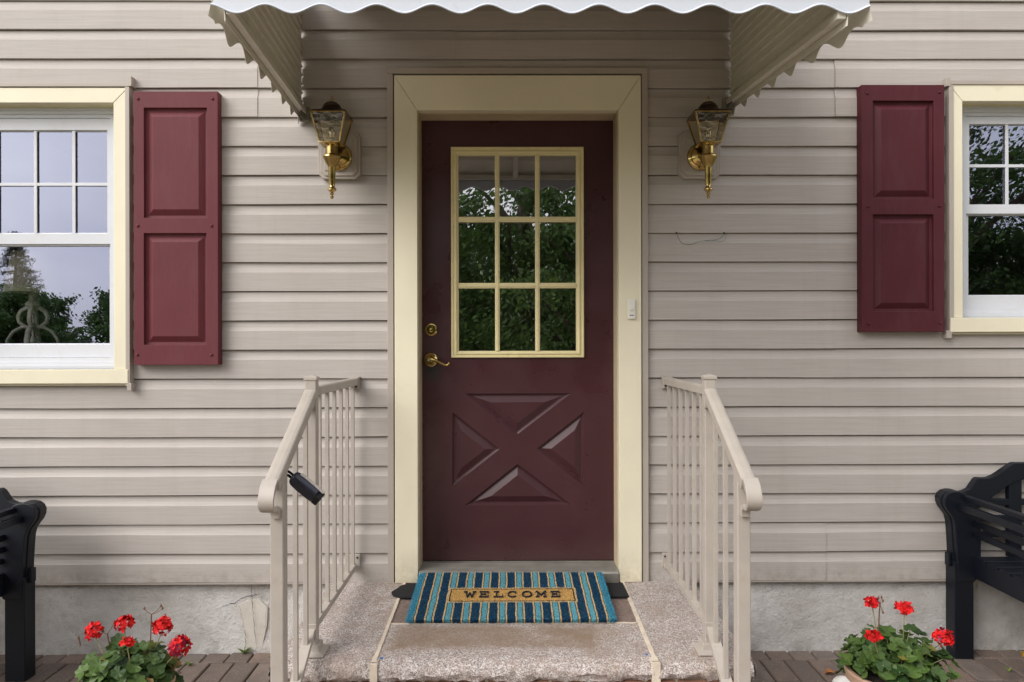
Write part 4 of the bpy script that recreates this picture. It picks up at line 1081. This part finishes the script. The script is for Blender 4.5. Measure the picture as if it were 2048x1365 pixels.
# ------------------------------------------------------------------ lockbox
c = at(613, 977, -1.02)
lb = thing('lockbox', 'black realtor lockbox hanging tilted from the handrail', 'lockbox', tuple(c))
ax = Vector((.765, .0, -.644)).normalized(); wv = Vector((.50, -.62, .594)); wv = (wv - ax*wv.dot(ax)).normalized(); tv = ax.cross(wv)
if tv.y > 0: tv = -tv
def lbp(u, v, w_): return c + ax*u + wv*v + tv*w_
g = MB(); secs = []
for u, hw_, th in ((-.055,.012,.010),(-.052,.017,.013),(-.044,.0205,.0155),(-.02,.0225,.0165),(.01,.0225,.0165),(.034,.021,.0155),(.036,.019,.0145)):
    secs.append([lbp(u, 1.25*hw_*math.copysign(abs(math.cos(a))**.55, math.cos(a)), th*math.copysign(abs(math.sin(a))**.55, math.sin(a))) for a in [math.tau*k/28 for k in range(28)]])
g.sweep_sec(secs); g.build('body', painted('dark_blue_black_rubber', (.020,.023,.040), .35, .2, 40, .3, 90), lb, fix=True, smooth=True, auto=40)
g = MB(); secs = []
for u, hw_, th in ((.0362,.0205,.0150),(.052,.0205,.0140),(.054,.019,.013)):
    secs.append([lbp(u, hw_*a, th*b) for a, b in ((-1,-1),(1,-1),(1,1),(-1,1))])
g.sweep_sec(secs); g.build('key_cover', M_RUBBER, lb, fix=True, bevel=.002)
g = MB(); secs = []
for u, v0 in ((-.040,.0195),(-.02,.0215),(.01,.0215),(.034,.0195),(.050,.0195)):
    secs.append([lbp(u, v0*1.25-.002, -.013), lbp(u, v0*1.25+.0025, -.013), lbp(u, v0*1.25+.0025, -.004), lbp(u, v0*1.25-.002, -.004)])
g.sweep_sec(secs); g.build('back_plate', painted('grey_alloy', (.42,.38,.33), .35, .1, 20, .1, metallic=.6), lb, fix=True, bevel=.001)
g = MB(); top = at(566, 937, -1.03)
g.tube([lbp(-.050,-.008,0), lbp(-.066,-.009,0), lbp(-.082,-.010,.004), (X0:=-.700, -1.03, top.z+.028) if False else lbp(-.10,-.008,.006)], .0042, 10)
g.tube([lbp(-.050,.008,0), lbp(-.066,.008,0), lbp(-.082,.007,.002), lbp(-.10,.004,.004)], .0042, 10)
g.tube([lbp(-.10,-.008,.006), lbp(-.107,-.002,.006), lbp(-.10,.004,.004)], .0042, 10)
g.build('shackle', M_RUBBER, lb, smooth=True)
# ------------------------------------------------------------------ doorbell
r = rect(1255, 599, 1270, 639, CF-.002); cx, cz = (r[0]+r[1])/2, (r[2]+r[3])/2
db = thing('doorbell', 'small white doorbell button on the cream door casing', 'doorbell', (cx, CF, cz))
M_DB = painted('white_plastic', (.74,.73,.66), .4, .03, 5, 0)
g = MB(); g.box(r[0], r[1], CF-.014, CF-.0015, r[2], r[3]); g.build('case', M_DB, db, bevel=.004)
MB().lathe([(.0085,0),(.0085,.003),(.006,.004)], 20, (cx, CF-.0135, cz-.001), MY()).build('button', painted('ivory_plastic', (.66,.65,.56), .35, .03, 5, 0), db, smooth=True, auto=30)
MB().box(cx-.009, cx+.009, CF-.0148, CF-.0138, r[2]+.015, r[2]+.019).build('name_strip', painted('blue_ink', (.08,.09,.16), .5, 0, 5, 0), db)
# ------------------------------------------------------------------ wire with two nails
w0 = at(1353, 465, -.006)
wt = thing('hanging_wire', 'thin green wire dangling between two nails in the siding', 'wire', tuple(w0))
M_WIRE = painted('green_wire', (.02,.10,.04), .5, .1, 30, 0)
def px8(x, y): return at(1320+x/12.8, 440+y/12.8, -.006)
g = MB(); P = [(420,340),(440,380),(470,460),(510,540),(575,612),(660,630),(760,638),(830,625),(910,590),(1010,555),(1140,540),(1280,520),(1400,518),(1520,485),(1590,435),(1640,375)]
g.tube([px8(*p) for p in P], .0009, 6); P = [(1140,543),(1300,545),(1420,530),(1540,560),(1640,535),(1685,470),(1695,410),(1650,370)]
g.tube([px8(*p) for p in P], .0007, 6); g.build('wire', M_WIRE, wt, smooth=True)
for x, y in ((418,335),(1635,340)):
    MB().lathe([(.0022,-.008),(.0022,.004),(.0040,.0045),(.0036,.006)], 12, px8(x, y), MY()).build('nail', M_DARKBRASS, wt, smooth=True, auto=30)
# ------------------------------------------------------------------ benches
def bench(dx, dy, mir, label):
    """built for the right-hand bench; mir=-1 mirrors it in x"""
    t = thing('garden_bench', label, 'bench', (mir*(2.70)+dx, -.35+dy, 0), 'black garden benches against the wall')
    def P(x, y, z): return (mir*x+dx, y+dy, z)
    W0, W1 = 1.925, 3.42         # left and right ends
    def bx(g, x0, x1, y0, y1, z0, z1):
        a = P(x0, y0, z0); b = P(x1, y1, z1); g.box(a[0], b[0], a[1], b[1], a[2], b[2]); return g
    Yb, Yf_ = -.008, -.62
    for xe, s in ((W0, 1), (W1, -1)):
        for yb, ln in ((Yb, .075), (Yf_+.07, .07)):
            g = MB(); x_a, x_b = xe, xe+s*.082; bx(g, min(x_a,x_b), max(x_a,x_b), yb-ln+.004, yb-.004, 0, .42); lg = g.build('leg', M_BLACK, t, bevel=.003)
            # scroll-topped arm board: outline in x,z
            o = []
            def add(x, z): o.append((x, z))
            for x, z in ((.012,.335),(.010,.40),(.004,.52),(-.001,.585),(-.008,.612),(-.022,.632),(-.036,.650),(-.044,.668),(-.046,.690),(-.038,.708),(-.022,.720),(0,.725),(.020,.724),(.045,.716),(.062,.702),(.074,.682),(.082,.66),(.105,.60),(.112,.56),(.112,.42),(.100,.36),(.085,.335)): add(x, z)
            for yy0, yy1, sh in ((yb-ln, yb-ln*.70, 0), (yb-ln*.68, yb-ln*.36, -.004), (yb-ln*.34, yb, 0)):
                g = MB(); g.prism_y([(mir*(xe+s*(x+ (sh if x < .02 else 0)))+dx, z) for x, z in o], yy0+dy, yy1+dy); 
                g.build('arm_board', M_BLACK, t, bevel=.003, fix=True)
        # arm rails running from back to front
        for (rx, rz, rw_, rh) in ((.048,.698,.030,.022), (.018,.662,.026,.028), (.086,.588,.018,.026), (.088,.540,.018,.026), (.094,.492,.018,.024) if mir < 0 else (.088,.540,.0,.0)):
            if rw_ == 0: continue
            g = MB(); xc = xe+s*rx; bx(g, xc-rw_/2, xc+rw_/2, Yf_+.002, Yb-.076, rz-rh/2, rz+rh/2); g.build('arm_rail', M_BLACK, t, bevel=.003)
        g = MB(); xc = xe+s*.098; bx(g, xc-.016, xc+.016, Yf_+.001, Yb-.077, .352, .432); g.build('seat_rail', M_BLACK, t, bevel=.003)
        g = MB(); xt = xe-s*.014; bx(g, min(xt, xe), max(xt, xe), Yb-.05, Yb-.02, .395, .452); g.build('tenon', M_BLACK, t, bevel=.003)
    # camel back rail
    up_ = [(.0,.704),(.022,.712),(.060,.718),(.084,.729),(.100,.752),(.112,.770),(.123,.777),(.150,.776),(.171,.777),(.195,.787),(.215,.799),(.250,.823),(.275,.839),(.285,.842),(.42,.842),(.46,.87),(.55,.90),(.7475,.915)]
    lo_ = [(.05,.645),(.125,.645),(.140,.653),(.158,.668),(.175,.688),(.215,.717),(.25,.742),(.286,.760),(.34,.775),(.45,.80),(.58,.835),(.7475,.845)]
    up_w = [(W0+x, z) for x, z in up_] + [(W1-x, z) for x, z in reversed(up_[:-1])]; lo_w = [(W0+x, z) for x, z in lo_] + [(W1-x, z) for x, z in reversed(lo_[:-1])]
    g = MB(); pts = [(mir*x+dx, z) for x, z in up_w + lo_w[::-1]]; g.prism_y(pts, -.052+dy, -.018+dy); g.build('back_rail', M_BLACK, t, bevel=.003, fix=True)
    for z in (.670, .598, .530):
        g = MB(); bx(g, W0+.09, W1-.09, -.046, -.024, z-.013, z+.013); g.build('back_slat', M_BLACK, t, bevel=.002)
    for x in (W0+.285, (W0+W1)/2, W1-.285):
        g = MB(); bx(g, x-.028, x+.028, -.048, -.022, .43, .80 if x != (W0+W1)/2 else .88); g.build('back_stile', M_BLACK, t, bevel=.002)
    g = MB(); bx(g, W0+.085, W1-.085, Yb-.07, Yb-.035, .36, .428); bx(g, W0+.085, W1-.085, Yf_+.01, Yf_+.05, .36, .428); g.build('seat_apron', M_BLACK, t, bevel=.003)
    for k in range(7):
        y1 = -.085 - k*.078; g = MB(); bx(g, W0+.080, W1-.080, y1-.066, y1, .430, .446); g.build('seat_slat', M_BLACK, t, bevel=.003)
    return t
bench(0, 0, 1, 'black wooden garden bench behind the right-hand geranium pot')
bench(-.03, -.165, -1, 'black wooden garden bench under the left window')
# ------------------------------------------------------------------ geraniums
def leaf_geo(g, tones_, c, nrm, size, rng, lobes=7):
    nrm = nrm.normalized(); t = nrm.orthogonal().normalized(); b = nrm.cross(t); a0 = rng.uniform(0, math.tau)
    t, b = t*math.cos(a0)+b*math.sin(a0), -t*math.sin(a0)+b*math.cos(a0)
    n = 28; vs = [c - nrm*size*.06]; cup = rng.uniform(.05, .28); tn = rng.random()
    for ri, rr_ in enumerate((.5, 1.0)):
        for k in range(n):
            a = math.tau*k/n; ang = (a % math.tau)
            rad = size*rr_*(1 + (.055 if rr_ == 1 else .015)*math.cos(lobes*a) + (.03*math.cos(21*a) if rr_ == 1 else 0))
            if ang < .24 or ang > math.tau-.24: rad *= .38 if rr_ == 1 else .55
            h = size*cup*rr_**2 + size*.07*math.cos(lobes*a)*rr_ + size*.05*math.sin(3*a+tn*6)*rr_
            vs.append(c + (t*math.cos(a) + b*math.sin(a))*rad + nrm*h)
    fs = [(0, 1+k, 1+(k+1)%n) for k in range(n)] + [(1+k, 1+n+k, 1+n+(k+1)%n, 1+(k+1)%n) for k in range(n)]
    g.add(vs, fs); tones_ += [tn]*len(fs)
def flower_head(c, rad, rng, dens, flat=.85, axis=Vector((0,0,1)), dark=.12):
    g = MB()
    for i in range(dens):
        d = Vector((rng.gauss(0,1), rng.gauss(0,1), rng.gauss(.35,.8))).normalized(); p = c + Vector((d.x*rad, d.y*rad, d.z*rad*flat))*rng.uniform(.55, 1)
        g.cur = 1 if rng.random() < dark else 0
        t = d.orthogonal().normalized(); b = d.cross(t); a0 = rng.uniform(0, 6)
        for k in range(5):
            a = a0 + math.tau*k/5 + rng.uniform(-.2,.2); dirr = (t*math.cos(a)+b*math.sin(a)); sd_ = d.cross(dirr); L1 = rng.uniform(.0085,.0125); W_ = L1*.42
            lift = d*L1*rng.uniform(.0, .7)
            q = [p, p+dirr*L1*.5+sd_*W_+lift*.4, p+dirr*L1*.9+sd_*W_*.8+lift, p+dirr*L1*1.08+lift*1.1, p+dirr*L1*.9-sd_*W_*.8+lift, p+dirr*L1*.5-sd_*W_+lift*.4]
            g.add(q, [(0,1,2,3),(0,3,4,5)])
    return g
def geranium(c, potR, label, domeR, domeH, heads, dry, seed, zrim):
    rng = random.Random(seed)
    t = thing('potted_geranium', label, 'potted plant', (c[0], c[1], 0), 'red geraniums in clay pots')
    g = MB(); pr_ = [(potR*.62,0),(potR*.64,.012),(potR*.80,zrim*.45),(potR*.93,zrim-.045),(potR*.95,zrim-.040),(potR*1.04,zrim-.034),(potR*1.06,zrim-.006),(potR*1.03,zrim),(potR*.96,zrim-.001),(potR*.93,zrim-.03),(potR*.3,zrim-.032),(.001,zrim-.032)]
    g.lathe(pr_, 48, (c[0], c[1], 0), None, False); g.build('pot', M_POT, t, smooth=True, auto=40)
    MB().lathe([(potR*.92,zrim-.05),(potR*.92,zrim-.02),(potR*.4,zrim-.012),(.002,zrim-.010)], 32, (c[0], c[1], 0)).build('soil', M_SOIL, t, smooth=True)
    g = MB(); tn = []; stg = MB(); C0 = Vector((c[0], c[1], zrim-.01))
    for i in range(330):
        th = rng.uniform(0, math.tau); el = math.asin(rng.uniform(-.22, 1)); k = rng.uniform(.55, 1.0) if i > 150 else rng.uniform(.85, 1.03)
        d = Vector((math.cos(th)*math.cos(el), math.sin(th)*math.cos(el), math.sin(el)))
        p = C0 + Vector((d.x*domeR*k, d.y*domeR*k, d.z*domeH*k)); p += Vector((rng.gauss(0,.012), rng.gauss(0,.012), rng.gauss(0,.012)))
        if p.z < zrim + .012 and d.x < .35 and d.y < .2 and seed == 4: continue
        if p.z < zrim - .04: p.z = zrim - .03
        nrm = d*.55 + Vector((rng.gauss(0,.35), rng.gauss(-.25,.35), .85+rng.gauss(0,.3)))
        leaf_geo(g, tn, p, nrm, rng.uniform(.016, .031), rng)
        if i % 2 == 0: stg.tube([C0+Vector((d.x*.05,d.y*.05,-.01)), C0+(p-C0)*.5+Vector((0,0,-.01)), p], .0016, 5)
    fo_ = g.build('foliage', M_LEAF, t, smooth=True); tone_attr(fo_, tn); stg.build('leaf_stems', M_STEM, t)
    for (h, rad, dens, dark) in heads:
        h = Vector(h); b0 = C0 + Vector(((h.x-C0.x)*.45, (h.y-C0.y)*.3, .0)); mid = (b0+h)/2 + Vector((rng.uniform(-.008,.008), 0, .008))
        g = MB(); g.tube([b0, mid, h-Vector((0,0,rad*.4))], [.0022,.0019,.0016], 7); g.build('flower_stem', M_STEM, t, smooth=True)
        flower_head(h, rad, rng, dens, dark=dark).build('flower_head', [M_PETAL, M_PETAL_D], t)
    for path, tips in dry:
        g = MB(); g.tube([Vector(p) for p in path], [.0022]*len(path), 6)
        e = Vector(path[-1])
        for tp in tips:
            tp = Vector(tp); g.tube([e, (e+tp)/2+Vector((0,0,-.003)), tp], [.0012,.0010,.0009], 5); g.lathe([(.0005,-.004),(.004,0),(.003,.004),(.0005,.008)], 8, tp)
        g.build('dry_stalk', M_STEMBR, t)
    return t
YG = -.75
def A(x, y, Y=YG): return tuple(at(x, y, Y))
pc = at(1790, 1345, YG)
geranium((pc.x, YG-.01), .155, 'clay pot of red geranium beside the bench leg on the doorbell side', .160, .125,
    [(A(1744,1205,YG+.02), .019, 22, .1), (A(1809,1217,YG), .025, 34, .06), (A(1748,1273,YG-.12), .019, 20, 0), (A(1887,1276,YG-.02), .030, 46, .12)],
    [([A(1757,1262), A(1759,1220), A(1760,1207)], [A(1757,1197), A(1763,1196), A(1766,1203), A(1766,1226)])], 4, pc.z+.012)
pl = at(258, 1362, YG)
geranium((pl.x, YG), .135, 'red geranium pot with dry branching flower stalks in front of the cracked foundation', .135, .138,
    [(A(188,1263), .029, 38, .04), (A(249,1248,YG), .028, 36, .05), (A(326,1252,YG+.03), .033, 52, .08), (A(358,1293,YG-.03), .036, 75, .3), (A(254,1286,YG-.12), .018, 16, .1)],
    [([A(301,1285), A(302,1250), A(303,1229)], [A(289,1218), A(322,1213), A(325,1218)]), ([A(219,1290), A(216,1275), A(215,1268)], [A(206,1264), A(229,1245)]), ([A(161,1292), A(158,1278)], [A(157,1276)])], 9, .235)
# ------------------------------------------------------------------ small things on the ground
def ground_pt(px, py, z=0.0):
    d = at(px, py, 0) - Vector((0, -CAM_D, CAM_Z)); k = (z-CAM_Z)/d.z; return Vector((0, -CAM_D, CAM_Z)) + d*k
g = MB(); c = ground_pt(1690, 1368, .02) ; rng = random.Random(2); vs = []; n1, n2 = 14, 20
for i in range(n1+1):
    for k in range(n2):
        u = math.pi*i/n1; v = math.tau*k/n2; d = Vector((math.sin(u)*math.cos(v), math.sin(u)*math.sin(v), math.cos(u)))
        rr_ = 1+.12*mnoise.noise(d*1.6) + .03*mnoise.noise(d*6); vs.append(c + Vector((d.x*.048, d.y*.036, d.z*.030))*rr_)
g.add(vs, [(i*n2+k, (i+1)*n2+k, (i+1)*n2+(k+1)%n2, i*n2+(k+1)%n2) for i in range(n1) for k in range(n2)])
tag(g.build('stone', painted('white_stone', (.72,.71,.68), .7, .08, 10, .4, 60), smooth=True), 'small white stone lying beside the geranium pot', 'stone')
M_DRY = painted('dry_leaf', (.36,.14,.035), .6, .4, 40, .4, 90); M_YEL = painted('yellow_leaf', (.62,.36,.05), .6, .3, 40, .4, 90)
def fallen(px, py, sz, mat, label, ang):
    c = ground_pt(px, py, .006); g = MB(); n = 22; vs = []
    for j in range(5):
        for i in range(n+1):
            u = i/n*2-1; wd = (1-u*u)**.7*(.42+.10*math.sin(i*2.3)); v = (j/4*2-1)
            x = u*sz; y = v*wd*sz; z = .004+.010*abs(v)*(1-u*u)+.004*math.sin(u*4+v*2)
            vs.append(c + Vector((x*math.cos(ang)-y*math.sin(ang), x*math.sin(ang)+y*math.cos(ang), z)))
    g.add(vs, [(j*(n+1)+i, j*(n+1)+i+1, (j+1)*(n+1)+i+1, (j+1)*(n+1)+i) for j in range(4) for i in range(n)])
    return tag(g.build('fallen_leaf', mat, smooth=True), label, 'leaf', 'fallen leaves on the bricks')
fallen(1661, 1348, .030, M_DRY, 'brown fallen leaf on the bricks left of the pot and white stone', .3)
fallen(2046, 1311, .024, M_YEL, 'yellow fallen leaf on the bricks by the bench', 1.0)
def weed(px, py, sz, n, label, seed, z=0):
    rng = random.Random(seed); c = ground_pt(px, py, z); g = MB(); tn = []
    for i in range(n):
        a = rng.uniform(0, math.tau); l = sz*rng.uniform(.5, 1); d = Vector((math.cos(a)*.75, math.sin(a)*.75, rng.uniform(.25, .9))).normalized(); s_ = Vector((-d.y, d.x, 0)).normalized()*sz*.09
        m_ = c + d*l*.55 + Vector((0,0,l*.1)); e = c + d*l + Vector((0,0,-l*.08))
        g.add([c-s_*.5, c+s_*.5, m_+s_, m_-s_, e], [(0,1,2,3),(3,2,4)]); tn += [rng.random()]*2
    o = g.build('weed', M_WEED); tone_attr(o, tn); return tag(o, label, 'weed', 'weeds growing between the bricks')
M_WEED = leafmat('weed_leaf', (.10,.18,.03), (.30,.42,.08))
weed(488, 1308, .06, 12, 'leafy weed growing at the foot of the cracked foundation patch', 1)
weed(379, 1332, .035, 12, 'small weed between the bricks beside the left geranium', 2)
weed(545, 1312, .045, 6, 'yellowish weed by the foot of the left railing post', 3)
weed(2018, 1344, .035, 6, 'tiny weed between the bricks under the right bench', 4)
# ------------------------------------------------------------------ lamp inside the left window
lx = at(66, 640, .21).x
def zl(y): return at(66, y, .21).z
lamp = thing('table_lamp', 'white scrollwork table lamp standing behind the left window', 'lamp', (lx, .21, zl(745)))
M_LAMP = painted('chalky_white_iron', (.86,.85,.78), .6, .12, 25, .4, 80, dirt=(.3,.27,.2))
g = MB(); c = (lx, .21, 0)
g.lathe([(.010,zl(690)),(.018,zl(684)),(.010,zl(678)),(.0055,zl(672)),(.0055,zl(660)),(.008,zl(652)),(.0055,zl(645)),(.0055,zl(622)),(.012,zl(617)),(.030,zl(612)),(.032,zl(608)),(.020,zl(602)),(.016,zl(596)),(.018,zl(590)),(.010,zl(586)),(.006,zl(540))], 20, c)
g.lathe([(.09,zl(760)),(.09,zl(752)),(.03,zl(745)),(.012,zl(735)),(.010,zl(700)),(.010,zl(690))], 24, c)
g.build('stem', M_LAMP, lamp, smooth=True, auto=40)
for k in range(4):
    a = R(45*0+90*k+ 20); d = Vector((math.cos(a), math.sin(a), 0)); C = Vector(c)
    def pt(r, y): return C + d*r + Vector((0,0,zl(y)))
    g = MB(); g.tube([pt(.012,616),pt(.030,617),pt(.050,623),pt(.060,634),(pt(.056,645)),pt(.036,652),pt(.012,655),pt(.045,655),pt(.078,664),pt(.10,680),pt(.108,700),pt(.098,725),pt(.06,745)], .0078, 9, sx=1.6)
    g.build('scroll_arm', M_LAMP, lamp, smooth=True)
g = MB(); g.lathe([(.115,zl(586)),(.085,zl(505))], 48, c, None, False); g.build('lamp_shade', painted('linen_shade', (.55,.50,.38), .9, .06, 20, .3, 200), lamp, smooth=True)
# table it stands on
tb = thing('side_table', 'small dark table behind the left window', 'table', (lx, .42, .4))
g = MB(); g.box(lx-.35, lx+.35, .158, .60, zl(760)-.03, zl(760)-.001); g.build('table_top', M_BARK, tb, bevel=.004)
for sx in (-.32, .32):
    for y in (.20, .56): MB().box(lx+sx-.02, lx+sx+.02, y-.02, y+.02, .401, zl(760)-.0305).build('leg', M_BARK, tb)
# ------------------------------------------------------------------ trees across the street (seen in the glass)
def tree_mesh(seed, H, crownR, crownZ, nleaf, leaf, conifer=False):
    rng = random.Random(seed); tr = MB(); lf = MB(); tn = []
    tr.tube([(0,0,-.2),(.05,.02,H*.25),(-.05,.05,H*.5),(.03,0,H*.92)], [H*.030,H*.024,H*.017,H*.004], 9)
    cl = []
    if conifer:
        for i in range(46):
            z = H*.10 + H*.88*(i/46); r = crownR*(1-(i/46))**.85*rng.uniform(.75,1.1)
            for k in range(6):
                a = rng.uniform(0, math.tau); e = Vector((math.cos(a)*r, math.sin(a)*r, z-.18*r)); tr.tube([(0,0,z), e], [.025,.006], 4)
                for q in range(3): cl.append((Vector((0,0,z)).lerp(e, .35+.3*q), .16+.16*r*.4))
    else:
        nb = 30
        for i in range(nb):
            a = rng.uniform(0, math.tau); zz = crownZ[0] + (crownZ[1]-crownZ[0])*rng.random()**.8; f = math.sin(math.pi*min(1,max(0,(zz-crownZ[0])/(crownZ[1]-crownZ[0])))**.7)**.5
            r = crownR*f*rng.uniform(.45, 1.05); e = Vector((math.cos(a)*r, math.sin(a)*r, zz)); b0 = Vector((0,0,max(H*.18, zz-r*.8)))
            m_ = b0.lerp(e, .5)+Vector((rng.gauss(0,.15), rng.gauss(0,.15), .15)); tr.tube([b0, m_, e], [H*.009,H*.006,.012], 5)
            for q in range(4): cl.append((m_.lerp(e, rng.uniform(.1,1.15))+Vector([rng.gauss(0,.28) for _ in range(3)]), rng.uniform(.28,.62)))
    per = nleaf//len(cl)
    for c, r in cl:
        base = rng.random()
        for i in range(per):
            d = Vector([rng.gauss(0,.55) for _ in range(3)]); d.z *= .6; p = c + d*r; n_ = Vector([rng.gauss(0,1) for _ in range(3)]).normalized(); t = n_.orthogonal().normalized(); b = n_.cross(t)
            s_ = leaf*rng.uniform(.6,1.3); w_ = s_*(.18 if conifer else .5)
            lf.add([p-t*s_, p+b*w_, p+t*s_, p-b*w_], [(0,1,2,3)]); tn.append(min(1, max(0, base*.6+rng.random()*.4)))
    return tr, lf, tn
def make_tree(name, label, cat, loc, group, spec, mat, rz=0, cache={}):
    key = spec
    t = thing(name, label, cat, loc, group, (0, 0, rz))
    if key not in cache:
        tr, lf, tn = tree_mesh(*spec); a = tr.build('trunk', M_BARK); b = lf.build('crown', mat); tone_attr(b, tn); a.parent = t; b.parent = t; cache[key] = (a, b)
    else:
        for s_ in cache[key]: c = s_.copy(); COL.objects.link(c); c.parent = t
    return t
G_ = 'trees across the street reflected in the glass'
big = (21, 8.0, 2.6, (1.4, 8.2), 27000, .052, False); bushy = (33, 4.4, 2.3, (.3, 4.2), 24000, .050, False)
far_ = (44, 4.2, 2.6, (.2, 4.3), 10000, .12, False); con = (55, 8.0, 2.9, (0, 9), 15000, .09, True)
TR = [((.4,-12.2), big, 'wide leafy tree mirrored in the door panes'), ((4.4,-14), big, 'tall leafy tree mirrored right of the door panes'), ((-2.9,-14.5), bushy, 'bushy tree mirrored at the left of the door panes'),
      ((1.8,-10.2), bushy, 'low dense tree mirrored in the lower door panes'), ((-1.6,-10.8), bushy, 'low bushy tree mirrored in the lower left door pane'),
      ((8.3,-10.3), big, 'leafy tree with thick trunk mirrored in the right window'), ((6.2,-11.6), big, 'second leafy tree mirrored in the right window'), ((9.4,-12.2), bushy, 'dense shrub-like tree mirrored low in the right window'), ((11.2,-10.5), bushy, 'bushy tree mirrored at the edge of the right window')]
for i, ((x, y), sp, lab) in enumerate(TR): make_tree('leafy_tree', lab, 'tree', (x, y, 0), G_, sp, M_TREELEAF, i*1.3)
for i, (x, y) in enumerate([(-33.5,-42), (-30.2,-44), (-27.6,-38), (-24.6,-43), (-22.3,-40), (-37,-42)]):
    make_tree('leafy_tree', ['low distant tree beside the conifer mirrored in the left window','round distant tree in the gap of the left window reflection','distant tree mirrored behind the lamp','distant tree mirrored at the right of the lamp','distant tree mirrored at the right edge of the left window','distant tree at the far left of the mirrored tree line'][i], 'tree', (x, y, 0), G_, far_, M_TREELEAF, i*.9)
make_tree('conifer_tree', 'tall dark conifer mirrored at the left edge of the lamp window', 'tree', (-28.6, -39, 0), G_, con, M_CONIFER)

rng = random.Random(77)  # leaf bank added to block low bright sky gaps in the reflections
hd = thing('hedge', 'long dense evergreen hedge behind the mirrored trees', 'hedge', (7, -19, 0))
g = MB(); tn = []; cg = MB()
for i in range(34000):
    x = rng.uniform(-6.5, 22); hh = 4.6 + .8*mnoise.noise(Vector((x*.5, 0, 3))) + .4*mnoise.noise(Vector((x*1.7, 5, 3))); z = hh*rng.random()**.75
    bul = .55*mnoise.noise(Vector((x*.9, z*.9, 1))); p = Vector((x, -18.2 - bul + rng.gauss(0, .12) - .4*(z/hh)**3, z + rng.gauss(0,.08)))
    n_ = Vector((rng.gauss(0,.6), 1, rng.gauss(.3,.6))).normalized(); t_ = n_.orthogonal().normalized(); b_ = n_.cross(t_); a_ = rng.uniform(0,6); t_, b_ = t_*math.cos(a_)+b_*math.sin(a_), b_*math.cos(a_)-t_*math.sin(a_)
    s_ = rng.uniform(.06,.13); g.add([p-t_*s_, p+b_*s_*.5, p+t_*s_, p-b_*s_*.5], [(0,1,2,3)]); tn.append(rng.random()*.6+.4*abs(mnoise.noise(p*.8)))
o = g.build('foliage', M_TREELEAF, hd); tone_attr(o, tn)
for i in range(20):
    x = -6.2+1.45*i; cg.tube([(x,-19,-.1),(x+.1,-19.05,1.5),(x,-19,3.8)], [.08,.06,.02], 6)
cg.box(-6.4, 21.8, -19.3, -18.6, .1, 3.7)
cg.build('branches', M_BARK, hd)
